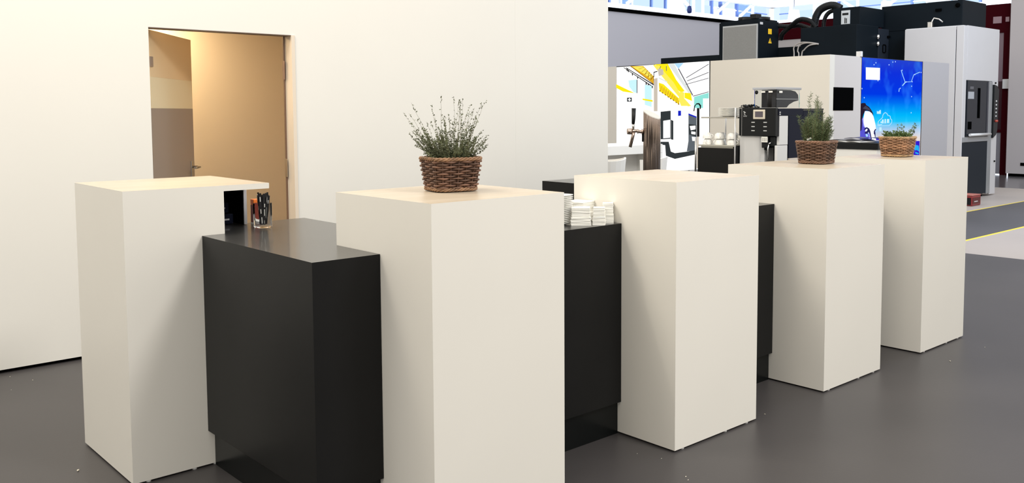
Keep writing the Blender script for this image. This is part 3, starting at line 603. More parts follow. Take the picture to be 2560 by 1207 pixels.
# ------------------------------------------------------------------ white desk and stools behind the wall end
t = thing('reception_desk', 'white desk with thick top and side panel in front of the hall picture', 'desk', (5.9, 6.0, 0))
obj('desk_top', B(5.80, 7.215, 6.0, 6.55, 0.955, 1.045, bev=0.003), M_white, t)
obj('side_panel', B(7.16, 7.215, 6.0, 6.55, 0, 0.9545, bev=0.002), M_white, t)
obj('back_panel', B(5.80, 7.16, 6.30, 6.33, 0, 0.9545), M_white, t)
def stool(label, x, y, rz):
    t = thing('bucket_chair', label, 'chair', (x, y, 0), rz, group='white bucket chairs at the desk')
    bm = bmesh.new()
    prof = []
    for k in range(13):
        a = math.radians(-100 + 200*k/12); prof.append(a)
    lo = [bm.verts.new((0.165*math.cos(a), 0.135*math.sin(a), 0.60)) for a in prof]; hi = [bm.verts.new((0.20*math.cos(a), 0.16*math.sin(a), 0.962 - 0.03*abs(math.sin(a)))) for a in prof]
    lo2 = [bm.verts.new((0.150*math.cos(a), 0.120*math.sin(a), 0.60)) for a in prof]; hi2 = [bm.verts.new((0.185*math.cos(a), 0.145*math.sin(a), 0.962 - 0.03*abs(math.sin(a)))) for a in prof]
    for k in range(12):
        for q in ((lo[k], lo[k+1], hi[k+1], hi[k]), (lo2[k+1], lo2[k], hi2[k], hi2[k+1]), (hi[k], hi[k+1], hi2[k+1], hi2[k]), (lo[k+1], lo[k], lo2[k], lo2[k+1])): bm.faces.new(q)
    bm.faces.new((lo[0], hi[0], hi2[0], lo2[0])); bm.faces.new((hi[-1], lo[-1], lo2[-1], hi2[-1]))
    obj('backrest', bm, M_white, t, world=False)
    bm = bmesh.new(); lathe(bm, [(0, 0.575), (0.15, 0.58), (0.165, 0.60), (0.15, 0.618), (0, 0.62)], 28); obj('seat', bm, M_white, t, world=False)
    bm = bmesh.new(); lathe(bm, [(0, 0), (0.17, 0), (0.17, 0.012), (0.03, 0.02), (0.022, 0.05), (0.022, 0.575), (0, 0.575)], 28); obj('pedestal_base', bm, M_steel, t, world=False)
    return t
stool('white bucket chair back cut off by the cream wall end', 6.03, 5.70, math.radians(-35))
stool('white bucket chair mostly hidden behind the tap column', 6.50, 5.60, math.radians(-60))

# ------------------------------------------------------------------ white high table with magazines
t = thing('high_table', 'white high table with a thick black top between the two far baskets', 'table', (7.0, 3.57, 0))
obj('base', B(7.01, 7.60, 3.582, 4.30, 0, 1.0605, bev=0.002), M_white, t)
obj('black_top', B(7.0, 7.62, 3.567, 4.32, 1.061, 1.114, bev=0.002), M_blkpl, t)
def magazine(label, x, y, z, rz, m, curl):
    t = thing('magazine', label, 'magazine', (x, y, z), rz, group='magazines on the black table top'); bm = bmesh.new(); n = 10
    for sgn in (-1, 1):
        a = [[bm.verts.new((sgn*(0.15*k/n), yy, 0.001 + curl*math.sin(PI*min(1, k/n*1.0))*0.7 + dz)) for k in range(n+1)] for yy, dz in ((-0.1, 0), (0.1, 0), (0.1, 0.003), (-0.1, 0.003))]
        for k in range(n):
            for q, w in ((0, 1), (2, 3), (1, 2), (3, 0)): bm.faces.new((a[q][k], a[q][k+1], a[w][k+1], a[w][k]))
    obj('pages', bm, m, t, world=False); return t
magazine('open white magazine on the black table top', 7.16, 3.86, 1.1145, math.radians(75), M_paper, 0.006)
magazine('open grey magazine lying on the white one', 7.20, 3.90, 1.1260, math.radians(86), mat('grey_print', (0.16, 0.16, 0.18), 0.35, var=0.5, vscale=30), 0.010)
magazine('dark blue curled magazine at the right of the pile', 7.24, 3.80, 1.1410, math.radians(100), mat('dark_print', (0.02, 0.02, 0.05), 0.3), 0.012)

# ------------------------------------------------------------------ stand walls with light boxes
XB, YC, HB = 8.95, 5.127, 1.984
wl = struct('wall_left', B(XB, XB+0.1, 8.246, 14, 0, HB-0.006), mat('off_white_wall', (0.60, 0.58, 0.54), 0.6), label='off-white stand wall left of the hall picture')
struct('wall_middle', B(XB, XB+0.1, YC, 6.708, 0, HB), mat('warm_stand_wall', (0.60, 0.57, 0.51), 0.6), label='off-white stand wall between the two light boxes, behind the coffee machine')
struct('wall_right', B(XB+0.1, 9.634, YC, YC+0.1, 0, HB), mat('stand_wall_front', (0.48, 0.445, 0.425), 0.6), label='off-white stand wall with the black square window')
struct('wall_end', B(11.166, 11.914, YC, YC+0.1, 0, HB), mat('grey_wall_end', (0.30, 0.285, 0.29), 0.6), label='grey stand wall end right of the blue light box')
struct('window_1', B(9.033, 9.462, YC-0.004, YC-0.0005, 1.381, 1.634), M_black, label='black square window in the stand wall')
bm = B(9.60, 9.64, YC-0.01, YC+0.05, HB, HB+0.06, bev=0.003); o = obj('wall_bracket', bm, M_silver); tag(o, 'small pale bracket on top of the stand wall corner', 'bracket')
CP = {'orange': (0.80, 0.44, 0.02), 'yellow': (1.0, 0.86, 0.01), 'gold': (1.05, 0.88, 0.12), 'sky': (0.45, 0.75, 1.0), 'pale': (0.78, 0.82, 0.80), 'beige': (0.62, 0.55, 0.46),
      'brown': (0.30, 0.13, 0.01), 'black': (0.012, 0.012, 0.012), 'char': (0.035, 0.042, 0.045), 'grey': (0.12, 0.14, 0.16), 'white': (1.3, 1.3, 1.3), 'cyan': (0.62, 0.95, 1.0), 'teal': (0.30, 0.80, 0.72), 'blue': (0.01, 0.02, 0.55), 'line': (0.13, 0.13, 0.15),
      'lcy': (0.40, 0.75, 1.1), 'blue2': (0.05, 0.25, 0.9), 'deep': (0.035, 0.015, 0.62), 'cy': (0.02, 0.45, 0.9), 'violet': (0.10, 0.09, 0.65), 'face': (1.15, 1.12, 1.15), 'hair': (0.02, 0.012, 0.03), 'hair2': (0.06, 0.06, 0.10), 'violet2': (0.30, 0.32, 0.95), 'shade': (0.03, 0.02, 0.10), 'cyl': (0.55, 0.88, 1.1), 'eye': (0.02, 0.02, 0.12)}
PRINT_HALL=[
 ('orange',[(8.008, 1.973), (7.779, 1.968), (7.6, 1.829), (7.59, 1.727), (7.661, 1.77), (7.824, 1.87)]),
 ('gold',[(7.971, 1.965), (7.788, 1.963), (7.617, 1.836), (7.644, 1.796), (7.787, 1.876)]),
 ('brown',[(7.915, 1.965), (7.904, 1.965), (7.753, 1.952), (7.764, 1.952)]),
 ('brown',[(7.764, 1.952), (7.753, 1.952), (7.851, 1.928), (7.862, 1.929)]),
 ('brown',[(7.862, 1.929), (7.851, 1.928), (7.723, 1.928), (7.734, 1.928)]),
 ('brown',[(7.734, 1.928), (7.723, 1.928), (7.798, 1.892), (7.809, 1.892)]),
 ('brown',[(7.809, 1.892), (7.798, 1.892), (7.693, 1.904), (7.704, 1.905)]),
 ('brown',[(7.704, 1.905), (7.693, 1.904), (7.745, 1.855), (7.756, 1.856)]),
 ('brown',[(7.756, 1.856), (7.745, 1.855), (7.663, 1.881), (7.674, 1.881)]),
 ('brown',[(7.674, 1.881), (7.663, 1.881), (7.692, 1.819), (7.703, 1.819)]),
 ('brown',[(7.703, 1.819), (7.692, 1.819), (7.633, 1.857), (7.644, 1.857)]),
 ('brown',[(7.644, 1.857), (7.633, 1.857), (7.64, 1.783), (7.651, 1.783)]),
 ('brown',[(7.651, 1.783), (7.64, 1.783), (7.604, 1.833), (7.614, 1.834)]),
 ('brown',[(7.614, 1.834), (7.604, 1.833), (7.588, 1.747), (7.599, 1.748)]),
 ('brown',[(7.998, 1.97), (7.976, 1.969), (7.594, 1.731), (7.608, 1.732)]),
 ('black',[(8.064, 1.944), (8.041, 1.937), (8.047, 1.907), (8.062, 1.913)]),
 ('black',[(8.041, 1.929), (8.019, 1.923), (8.024, 1.892), (8.039, 1.898)]),
 ('black',[(7.97, 1.882), (7.948, 1.876), (7.954, 1.846), (7.968, 1.852)]),
 ('black',[(7.878, 1.838), (7.856, 1.831), (7.862, 1.801), (7.876, 1.807)]),
 ('black',[(7.733, 1.754), (7.711, 1.748), (7.716, 1.718), (7.731, 1.724)]),
 ('black',[(7.697, 1.734), (7.675, 1.728), (7.68, 1.698), (7.695, 1.704)]),
 ('black',[(7.661, 1.72), (7.64, 1.714), (7.645, 1.684), (7.659, 1.69)]),
 ('black',[(7.629, 1.708), (7.608, 1.702), (7.613, 1.672), (7.627, 1.678)]),
 ('black',[(8.082, 1.955), (8.064, 1.957), (7.587, 1.723), (7.594, 1.71)]),
 ('black',[(8.124, 1.96), (8.105, 1.96), (7.608, 1.701), (7.616, 1.691)]),
 ('sky',[(7.264, 1.977), (7.113, 1.977), (7.196, 1.908)]),
 ('pale',[(7.366, 1.974), (7.264, 1.977), (7.162, 1.815), (6.962, 1.575), (7.011, 1.573), (7.212, 1.803)]),
 ('yellow',[(7.574, 1.979), (7.366, 1.978), (7.228, 1.771), (7.094, 1.629), (7.16, 1.611), (7.279, 1.713), (7.434, 1.85)]),
 ('gold',[(7.609, 1.971), (7.574, 1.976), (7.143, 1.578), (6.993, 1.445), (7.042, 1.439), (7.193, 1.566), (7.364, 1.728)]),
 ('yellow',[(7.511, 1.745), (7.433, 1.723), (7.184, 1.539), (7.175, 1.46), (7.346, 1.555), (7.502, 1.638)]),
 ('orange',[(7.502, 1.729), (7.492, 1.729), (7.47, 1.634), (7.48, 1.634)]),
 ('orange',[(7.48, 1.634), (7.47, 1.634), (7.456, 1.707), (7.466, 1.707)]),
 ('orange',[(7.466, 1.707), (7.456, 1.707), (7.434, 1.614), (7.444, 1.614)]),
 ('orange',[(7.444, 1.614), (7.434, 1.614), (7.42, 1.684), (7.431, 1.685)]),
 ('orange',[(7.431, 1.685), (7.42, 1.684), (7.398, 1.594), (7.408, 1.594)]),
 ('orange',[(7.408, 1.594), (7.398, 1.594), (7.385, 1.662), (7.395, 1.663)]),
 ('orange',[(7.395, 1.663), (7.385, 1.662), (7.362, 1.574), (7.373, 1.574)]),
 ('orange',[(7.373, 1.574), (7.362, 1.574), (7.349, 1.64), (7.36, 1.641)]),
 ('orange',[(7.36, 1.641), (7.349, 1.64), (7.327, 1.554), (7.337, 1.554)]),
 ('orange',[(7.337, 1.554), (7.327, 1.554), (7.314, 1.619), (7.324, 1.619)]),
 ('orange',[(7.324, 1.619), (7.314, 1.619), (7.291, 1.535), (7.302, 1.535)]),
 ('orange',[(7.302, 1.535), (7.291, 1.535), (7.279, 1.597), (7.289, 1.597)]),
 ('orange',[(7.289, 1.597), (7.279, 1.597), (7.256, 1.515), (7.266, 1.515)]),
 ('orange',[(7.266, 1.515), (7.256, 1.515), (7.244, 1.575), (7.254, 1.575)]),
 ('orange',[(7.254, 1.575), (7.244, 1.575), (7.221, 1.495), (7.231, 1.496)]),
 ('orange',[(7.231, 1.496), (7.221, 1.495), (7.209, 1.554), (7.219, 1.554)]),
 ('orange',[(7.219, 1.554), (7.209, 1.554), (7.186, 1.476), (7.196, 1.476)]),
 ('orange',[(7.196, 1.476), (7.186, 1.476), (7.174, 1.532), (7.184, 1.532)]),
 ('brown',[(7.502, 1.648), (7.481, 1.644), (7.481, 1.629), (7.502, 1.634)]),
 ('brown',[(7.458, 1.623), (7.437, 1.619), (7.437, 1.604), (7.458, 1.609)]),
 ('brown',[(7.411, 1.598), (7.39, 1.594), (7.39, 1.579), (7.411, 1.584)]),
 ('brown',[(7.363, 1.571), (7.342, 1.566), (7.342, 1.552), (7.363, 1.556)]),
 ('brown',[(7.325, 1.548), (7.304, 1.543), (7.304, 1.529), (7.325, 1.533)]),
 ('brown',[(7.277, 1.527), (7.257, 1.523), (7.257, 1.508), (7.277, 1.512)]),
 ('brown',[(7.235, 1.5), (7.214, 1.496), (7.214, 1.481), (7.234, 1.485)]),
 ('brown',[(7.196, 1.478), (7.175, 1.474), (7.175, 1.46), (7.196, 1.464)]),
 ('yellow',[(7.093, 1.61), (6.995, 1.601), (6.974, 1.504), (7.093, 1.544)]),
 ('beige',[(7.591, 1.795), (7.529, 1.806), (7.526, 1.382), (7.588, 1.382)]),
 ('yellow',[(8.243, 1.744), (7.914, 1.618), (8.119, 1.643), (8.243, 1.695)]),
 ('cyan',[(8.026, 1.787), (7.869, 1.796), (7.868, 1.617), (7.932, 1.632), (8.007, 1.703)]),
 ('cyan',[(7.742, 1.724), (7.625, 1.708), (7.624, 1.436), (7.74, 1.465)]),
 ('yellow',[(7.777, 1.547), (7.607, 1.524), (7.606, 1.501), (7.777, 1.527)]),
 ('char',[(8.047, 1.562), (7.963, 1.561), (7.963, 1.508), (8.047, 1.509)]),
 ('white',[(8.014, 1.553), (7.995, 1.553), (7.995, 1.517), (8.013, 1.517)]),
 ('white',[(8.028, 1.542), (7.98, 1.542), (7.98, 1.528), (8.028, 1.528)]),
 ('teal',[(6.945, 1.555), (6.722, 1.603), (6.721, 1.533), (6.808, 1.534), (6.807, 1.418), (6.944, 1.419)]),
 ('char',[(7.474, 1.375), (7.31, 1.388), (7.307, 1.034), (7.471, 1.024)]),
 ('white',[(7.429, 1.26), (7.318, 1.274), (7.316, 1.047), (7.428, 1.038)]),
 ('char',[(7.306, 1.274), (7.266, 1.261), (7.264, 1.021), (7.304, 1.027)]),
 ('char',[(7.471, 0.956), (7.396, 0.951), (7.383, 0.817), (7.237, 0.782), (6.897, 0.852), (6.898, 0.911), (7.037, 0.881), (7.238, 0.855), (7.303, 0.873), (7.341, 1.006), (7.471, 1.004)]),
 ('white',[(7.471, 1.013), (7.333, 1.016), (7.333, 0.996), (7.471, 0.993)]),
 ('blue',[(7.191, 1.387), (7.145, 1.387), (7.144, 1.325), (7.191, 1.321)]),
 ('grey',[(7.028, 1.341), (6.902, 1.302), (6.898, 0.905), (7.05, 0.881), (7.025, 1.013)]),
 ('char',[(7.027, 1.223), (6.901, 1.211), (6.9, 1.068), (7.014, 1.092)]),
 ('white',[(7.007, 1.197), (6.917, 1.204), (6.917, 1.158), (6.99, 1.145)]),
 ('white',[(6.982, 1.132), (6.916, 1.126), (6.916, 1.093), (6.981, 1.099)]),
 ('white',[(6.973, 1.066), (6.908, 1.061), (6.907, 1.015), (6.964, 1.014)]),
 ('blue',[(7.028, 1.354), (6.902, 1.315), (6.902, 1.299), (7.028, 1.334)]),
 ('black',[(6.898, 1.418), (6.86, 1.418), (6.856, 1.068), (6.895, 1.068)]),
 ('beige',[(6.895, 1.068), (6.867, 1.068), (6.863, 0.677), (6.896, 0.676)]),
 ('black',[(6.952, 1.38), (6.939, 1.445), (6.904, 1.477), (6.864, 1.479), (6.834, 1.45), (6.839, 1.405), (6.855, 1.405), (6.855, 1.441), (6.876, 1.464), (6.909, 1.46), (6.928, 1.432), (6.935, 1.38)]),
 ('line',[(7.07, 1.795), (6.726, 1.951), (6.726, 1.941), (7.065, 1.787)]),
 ('line',[(7.053, 1.757), (6.724, 1.852), (6.724, 1.843), (7.048, 1.749)]),
 ('line',[(7.074, 1.714), (6.724, 1.782), (6.724, 1.774), (7.069, 1.707)]),
 ('line',[(6.962, 1.568), (6.722, 1.618), (6.722, 1.609), (6.955, 1.559)]),
 ('line',[(7.196, 1.908), (7.179, 1.91), (6.954, 1.575), (6.97, 1.572)]),
 ('line',[(7.878, 1.79), (7.863, 1.793), (7.863, 1.617), (7.877, 1.617)]),
 ('gold',[(7.556, 1.962), (7.504, 1.963), (7.262, 1.739), (7.16, 1.604), (7.185, 1.605)]),
 ('line',[(7.386, 1.948), (7.376, 1.948), (7.375, 1.888), (7.386, 1.889)]),
 ('line',[(7.478, 1.952), (7.467, 1.952), (7.503, 1.879), (7.514, 1.88)]),
 ('black',[(7.591, 1.882), (7.53, 1.894), (7.524, 1.884), (7.58, 1.871), (7.58, 1.815), (7.591, 1.815)]),
 ('beige',[(7.525, 1.923), (7.434, 1.91), (7.427, 1.843), (7.503, 1.826)]),
 ('pale',[(7.503, 1.812), (7.364, 1.755), (7.371, 1.742), (7.51, 1.799)]),
 ('gold',[(7.16, 1.631), (7.093, 1.61), (7.093, 1.538), (7.009, 1.445), (7.142, 1.446), (7.184, 1.526)]),
]
PRINT_BLUE=[
 ('white',[(9.739, 1.869), (10.071, 1.871), (10.073, 1.732), (9.745, 1.731)]),
 ('lcy',[(10.586, 1.858), (10.599, 1.861), (10.711, 1.722), (10.695, 1.719)]),
 ('lcy',[(10.704, 1.725), (10.866, 1.73), (10.866, 1.725), (10.704, 1.718)]),
 ('lcy',[(10.699, 1.721), (10.722, 1.716), (10.644, 1.671), (10.626, 1.677)]),
 ('lcy',[(10.551, 1.642), (10.566, 1.639), (10.559, 1.6), (10.54, 1.603)]),
 ('lcy',[(10.857, 1.726), (10.871, 1.725), (10.935, 1.814), (10.921, 1.816)]),
 ('lcy',[(10.921, 1.816), (10.935, 1.812), (11.096, 1.846), (11.086, 1.854)]),
 ('deep',[(9.628, 1.035), (11.132, 0.997), (11.133, 0.819), (9.628, 0.873)]),
 ('cy',[(10.968, 0.921), (11.025, 0.952), (11.107, 0.939), (11.131, 0.863), (11.063, 0.886), (11.005, 0.883)]),
 ('cy',[(11.018, 0.866), (11.113, 0.847), (11.102, 0.831), (11.019, 0.845)]),
 ('violet',[(9.629, 1.287), (9.716, 1.302), (9.768, 1.158), (9.913, 1.038), (9.628, 1.045)]),
 ('violet2',[(9.679, 1.287), (9.731, 1.309), (9.766, 1.211), (9.721, 1.189), (9.701, 1.211)]),
 ('face',[(9.736, 1.373), (9.836, 1.369), (9.899, 1.346), (9.939, 1.308), (9.965, 1.262), (9.991, 1.208), (10.001, 1.165), (9.974, 1.158), (9.956, 1.124), (9.973, 1.085), (9.994, 1.061), (10.007, 1.036), (9.905, 1.038), (9.869, 1.133), (9.844, 1.168), (9.789, 1.191), (9.744, 1.184), (9.715, 1.234), (9.705, 1.287)]),
 ('hair',[(9.634, 1.456), (9.678, 1.465), (9.739, 1.464), (9.763, 1.441), (9.833, 1.419), (9.889, 1.38), (9.926, 1.346), (9.931, 1.319), (9.899, 1.346), (9.851, 1.367), (9.781, 1.378), (9.736, 1.373), (9.703, 1.332), (9.679, 1.287), (9.649, 1.265), (9.627, 1.227)]),
 ('hair2',[(9.681, 1.403), (9.748, 1.434), (9.834, 1.403), (9.874, 1.373), (9.781, 1.388)]),
 ('shade',[(9.627, 1.257), (9.671, 1.287), (9.681, 1.234), (9.669, 1.159), (9.628, 1.137)]),
 ('eye',[(9.718, 1.158), (9.744, 1.181), (9.79, 1.189), (9.844, 1.172), (9.869, 1.144), (9.89, 1.094), (9.912, 1.048), (9.893, 1.048), (9.859, 1.103), (9.831, 1.134), (9.801, 1.115), (9.747, 1.116), (9.735, 1.124), (9.791, 1.161), (9.768, 1.165)]),
 ('white',[(9.753, 1.158), (9.787, 1.171), (9.806, 1.161), (9.784, 1.142), (9.75, 1.141)]),
 ('lcy',[(9.759, 1.108), (9.793, 1.112), (9.821, 1.096), (9.81, 1.077), (9.771, 1.082)]),
 ('eye',[(9.951, 1.139), (9.977, 1.162), (10.009, 1.165), (10.001, 1.154), (9.982, 1.141), (9.992, 1.112), (9.998, 1.065), (9.982, 1.066), (9.972, 1.1), (9.953, 1.105)]),
 ('eye',[(9.628, 1.045), (9.681, 1.057), (9.757, 1.055), (9.819, 1.044), (9.812, 1.04)]),
 ('violet2',[(9.831, 1.115), (9.847, 1.122), (9.872, 1.08), (9.874, 1.039), (9.835, 1.04)]),
 ('deep',[(10.007, 1.036), (10.006, 1.05), (10.037, 1.064), (10.085, 1.067), (10.086, 1.034)]),
 ('cyl',[(10.079, 1.183), (10.135, 1.182), (10.138, 1.136), (10.082, 1.137)]),
 ('cyl',[(10.139, 1.272), (10.179, 1.275), (10.186, 1.228), (10.133, 1.229)]),
 ('cyl',[(10.203, 1.279), (10.236, 1.278), (10.242, 1.228), (10.198, 1.228)]),
 ('cyl',[(10.26, 1.278), (10.318, 1.278), (10.32, 1.231), (10.259, 1.231)]),
 ('cyl',[(10.104, 1.253), (10.136, 1.248), (10.133, 1.233), (10.105, 1.233)]),
 ('cyl',[(10.011, 1.376), (10.039, 1.365), (10.07, 1.376), (10.086, 1.384), (10.106, 1.384), (10.108, 1.339), (10.013, 1.34)]),
 ('cyl',[(10.03, 1.213), (10.142, 1.219), (10.142, 1.211), (10.031, 1.205)]),
 ('hair2',[(10.922, 1.134), (10.957, 1.138), (10.989, 1.121), (10.982, 1.096), (10.964, 1.097), (10.954, 1.117)]),
]
CLOUD=[(10.039, 1.201), (10.022, 1.223), (10.025, 1.249), (10.052, 1.263), (10.075, 1.272), (10.106, 1.287), (10.126, 1.295), (10.129, 1.318), (10.152, 1.341), (10.192, 1.355), (10.233, 1.341), (10.258, 1.319), (10.295, 1.317), (10.316, 1.305), (10.322, 1.282), (10.355, 1.266), (10.357, 1.238), (10.337, 1.223), (10.289, 1.2)]
DOTS=[(9.9, 1.903), (9.943, 1.926), (10.259, 1.913), (10.351, 1.948), (10.415, 1.954), (9.689, 1.524), (9.634, 1.626), (10.59, 1.858), (10.704, 1.721), (10.862, 1.727), (10.847, 1.672), (10.926, 1.815), (10.002, 1.723), (10.853, 1.546), (10.853, 1.349), (10.553, 1.642), (11.091, 1.845)]
# hall quad [(8.243, 1.969), (6.726, 1.986), (6.711, 0.645), (8.24, 0.575)]
# blue quad [(9.65, 1.983), (11.154, 1.98), (11.138, 0.819), (9.628, 0.873)] levels [(10.218, 1.984), (10.231, 1.713), (10.241, 1.511), (10.243, 1.45), (10.25, 1.309), (10.254, 1.227), (10.258, 1.146), (10.262, 1.065), (10.264, 1.019)]

def print_layers(name, data, parent, to3, nrm):
    cols = []; bm = bmesh.new()
    for i, (c, pl) in enumerate(data):
        if c not in cols: cols.append(c)
        poly(bm, [Vector(to3(a, b)) + Vector(nrm)*0.00015*(i+1) for a, b in pl], cols.index(c))
    me = bpy.data.meshes.new(name); bm.to_mesh(me); bm.free()
    root = parent
    me.transform(Matrix.Translation(-parent.location))
    for c in cols: me.materials.append(emis('print_'+c, CP[c], 1.0))
    o = bpy.data.objects.new(name, me); COL.objects.link(o); o.parent = parent; return o
t = thing('light_box', 'bright backlit picture of a machine hall with yellow beams, set in the stand wall', 'light box', (XB, 7.48, 0))
obj('housing', B(XB+0.004, XB+0.1, 6.7085, 8.2455, 0, HB-0.004), M_blkpl, t)
me_ = bmesh.new(); poly(me_, [(XB+0.003, 8.243, 0.04), (XB+0.003, 8.243, 1.969), (XB+0.003, 6.726, 1.983), (XB+0.003, 6.711, 0.04)]); obj('backlit_sheet', me_, emis('lit_white_sheet', (1.0, 0.99, 0.97), 1.35), t)
print_layers('printed_picture', PRINT_HALL, t, lambda a, b: (XB+0.0026, a, b), (-1, 0, 0))
t = thing('light_box', 'bright blue backlit picture with a woman\'s forehead and eyes and a cloud symbol', 'light box', (10.4, YC, 0))
obj('housing', B(9.6345, 11.1655, YC+0.004, YC+0.1, 0, HB-0.002), M_blkpl, t)
m = bpy.data.materials.new('blue_gradient_print'); m.use_nodes = True; nt = m.node_tree; nt.nodes.clear()
tc = nt.nodes.new('ShaderNodeTexCoord'); sx = nt.nodes.new('ShaderNodeSeparateXYZ'); mr = nt.nodes.new('ShaderNodeMapRange'); mr.inputs[1].default_value = 0.8; mr.inputs[2].default_value = 2.0
cr = nt.nodes.new('ShaderNodeValToRGB'); els = cr.color_ramp.elements
stops = [(0.0, (0.75, 0.62, 0.62)), (0.20, (0.80, 0.70, 0.68)), (0.285, (0.45, 0.62, 0.85)), (0.37, (0.01, 0.55, 0.95)), (0.43, (0.0, 0.48, 0.98)), (0.56, (0.0, 0.16, 0.90)), (0.64, (0.0, 0.04, 0.80)), (0.85, (0.005, 0.03, 0.72)), (1.0, (0.02, 0.06, 0.62))]
els[0].position, els[0].color = stops[0][0], (*stops[0][1], 1); els[1].position, els[1].color = stops[-1][0], (*stops[-1][1], 1)
for p_, c_ in stops[1:-1]: e_ = els.new(p_); e_.color = (*c_, 1)
ns = nt.nodes.new('ShaderNodeTexNoise'); ns.inputs['Scale'].default_value = 3.5; ns.inputs['Detail'].default_value = 2; mx = nt.nodes.new('ShaderNodeMix'); mx.data_type = 'RGBA'; mx.blend_type = 'ADD'
cr2 = nt.nodes.new('ShaderNodeValToRGB'); cr2.color_ramp.elements[0].position = 0.5; cr2.color_ramp.elements[1].position = 0.8; cr2.color_ramp.elements[0].color = (0, 0, 0, 1); cr2.color_ramp.elements[1].color = (0.02, 0.16, 0.25, 1)
em = nt.nodes.new('ShaderNodeEmission'); ou = nt.nodes.new('ShaderNodeOutputMaterial'); lk = nt.links.new
lk(tc.outputs['Object'], sx.inputs[0]); lk(sx.outputs[2], mr.inputs[0]); lk(mr.outputs[0], cr.inputs[0]); lk(tc.outputs['Object'], ns.inputs['Vector']); lk(ns.outputs['Fac'], cr2.inputs[0])
mx.inputs[0].default_value = 1.0; lk(cr.outputs[0], mx.inputs[6]); lk(cr2.outputs[0], mx.inputs[7]); lk(mx.outputs[2], em.inputs[0]); lk(em.outputs[0], ou.inputs[0])
bm = bmesh.new(); poly(bm, [(9.65, YC+0.003, 0.04), (9.65, YC+0.003, 1.979), (11.154, YC+0.003, 1.977), (11.145, YC+0.003, 0.04)]); obj('backlit_sheet', bm, m, t)
print_layers('printed_picture', PRINT_BLUE, t, lambda a, b: (a, YC+0.0026, b), (0, -1, 0))
bm = bmesh.new(); tube(bm, [(a, YC-0.014, b) for a, b in CLOUD], 0.0045, seg=6, closed=True); obj('cloud_outline', bm, emis('print_lcy', CP['lcy'], 1.0), t)
bm = bmesh.new()
for a, b in DOTS: M_ = Matrix.Translation((a, YC-0.012, b)) @ Matrix.Rotation(PI/2, 4, 'X'); lathe(bm, [(0, -0.001), (0.0075, -0.001), (0.0075, 0.001), (0, 0.001)], 12, M=M_)
obj('print_dots', bm, emis('print_dot', (0.6, 0.85, 1.2), 1.0), t)

# ------------------------------------------------------------------ milling machine right
t = thing('milling_machine', 'tall white milling machine with glazed door and black top housing at the right', 'machine', (14.114, 5.85, 0))
XM, YM = 14.114, 5.85
bm = bmesh.new(); box(bm, XM, 15.43, YM+0.02, 6.776, 0.12, 2.665, bev=0.01); obj('body', bm, M_mwhite, t)
obj('left_cover', B(XM-0.02, XM, 5.975, 6.776, 0.06, 2.652, bev=0.004), M_mwhite, t)
obj('corner_cover', B(XM-0.02, XM+0.10, YM-0.0, 5.966, 0.06, 2.66, bev=0.006), M_mwhite, t)
obj('seam_strip', B(XM-0.012, XM-0.001, 5.9662, 5.9748, 0.06, 2.6), M_black, t)
bm = bmesh.new(); box(bm, XM+0.10, 15.43, YM-0.002, YM+0.02, 1.835, 2.665, bev=0.004); obj('head_panel', bm, M_mwhite, t)
obj('right_column', B(15.19, 15.43, YM-0.004, YM+0.02, 0.02, 1.835, bev=0.004), M_mwhite, t)
dr = obj('sliding_door', B(14.24, 15.05, YM-0.012, YM+0.012, 0.97, 1.83), mat('door_glass', (0.012, 0.015, 0.020), 0.25, spec=0.25), t)
obj('inner_frame', B(14.985, 15.03, YM-0.018, YM-0.0125, 0.99, 1.82), mat('dark_frame', (0.04, 0.04, 0.05), 0.4), dr)
obj('sticker', B(14.262, 14.48, YM-0.0145, YM-0.0122, 1.55, 1.66), mat('grey_sheet', (0.33, 0.34, 0.36), 0.6), dr)
obj('grey_patch', B(14.33, 14.46, YM-0.0140, YM-0.0122, 1.70, 1.74), mat('dim_grey', (0.09, 0.09, 0.10), 0.5), dr)  # dim grey patch on the door glass
bm = bmesh.new(); box(bm, 14.62, 14.72, YM-0.0140, YM-0.0122, 1.25, 1.72); box(bm, 14.28, 14.42, YM-0.0140, YM-0.0122, 1.08, 1.2); obj('tool_shape', bm, M_black, dr)
obj('door_rail', B(15.055, 15.19, YM-0.014, YM+0.012, 0.04, 1.83, bev=0.003), mat('rail_grey', (0.32, 0.33, 0.34), 0.35, 0.5), t)
obj('mid_rail', B(14.12, 15.05, YM-0.016, YM+0.012, 0.885, 0.96, bev=0.003), mat('rail_grey', (0, 0, 0)), t)
obj('door_handle', T([(14.28, YM-0.05, 0.995), (15.06, YM-0.05, 0.995)], 0.022, seg=12), M_silver, t)
obj('lower_panel', B(14.12, 15.05, YM-0.008, YM+0.012, 0.05, 0.88, bev=0.003), mat('graphite_panel', (0.012, 0.016, 0.022), 0.5, spec=0.12), t)
cpn = bmesh.new(); pts = [(15.21, 0.93), (15.33, 0.98), (15.37, 1.05), (15.40, 1.70), (15.33, 1.76), (15.21, 1.78)]
a = [cpn.verts.new((x, YM-0.035, z)) for x, z in pts]; b_ = [cpn.verts.new((x, YM-0.005, z)) for x, z in pts]; cpn.faces.new(a); cpn.faces.new(b_[::-1])
for k in range(6): cpn.faces.new((a[k], b_[k], b_[(k+1) % 6], a[(k+1) % 6]))
cp_ = obj('control_strip', cpn, M_blkpl, t)
for z in (1.52, 1.46, 1.40, 1.34, 1.28): obj('button', B(15.275, 15.315, YM-0.040, YM-0.0352, z-0.012, z+0.012), M_silver, cp_)
bm = bmesh.new(); lathe(bm, [(0, -.02), (0.028, -.015), (0.028, .015), (0, .02)], 14, (15.29, YM-0.045, 1.20)); obj('stop_button', bm, mat('stop_red', (0.35, 0.05, 0.03), 0.3), cp_)
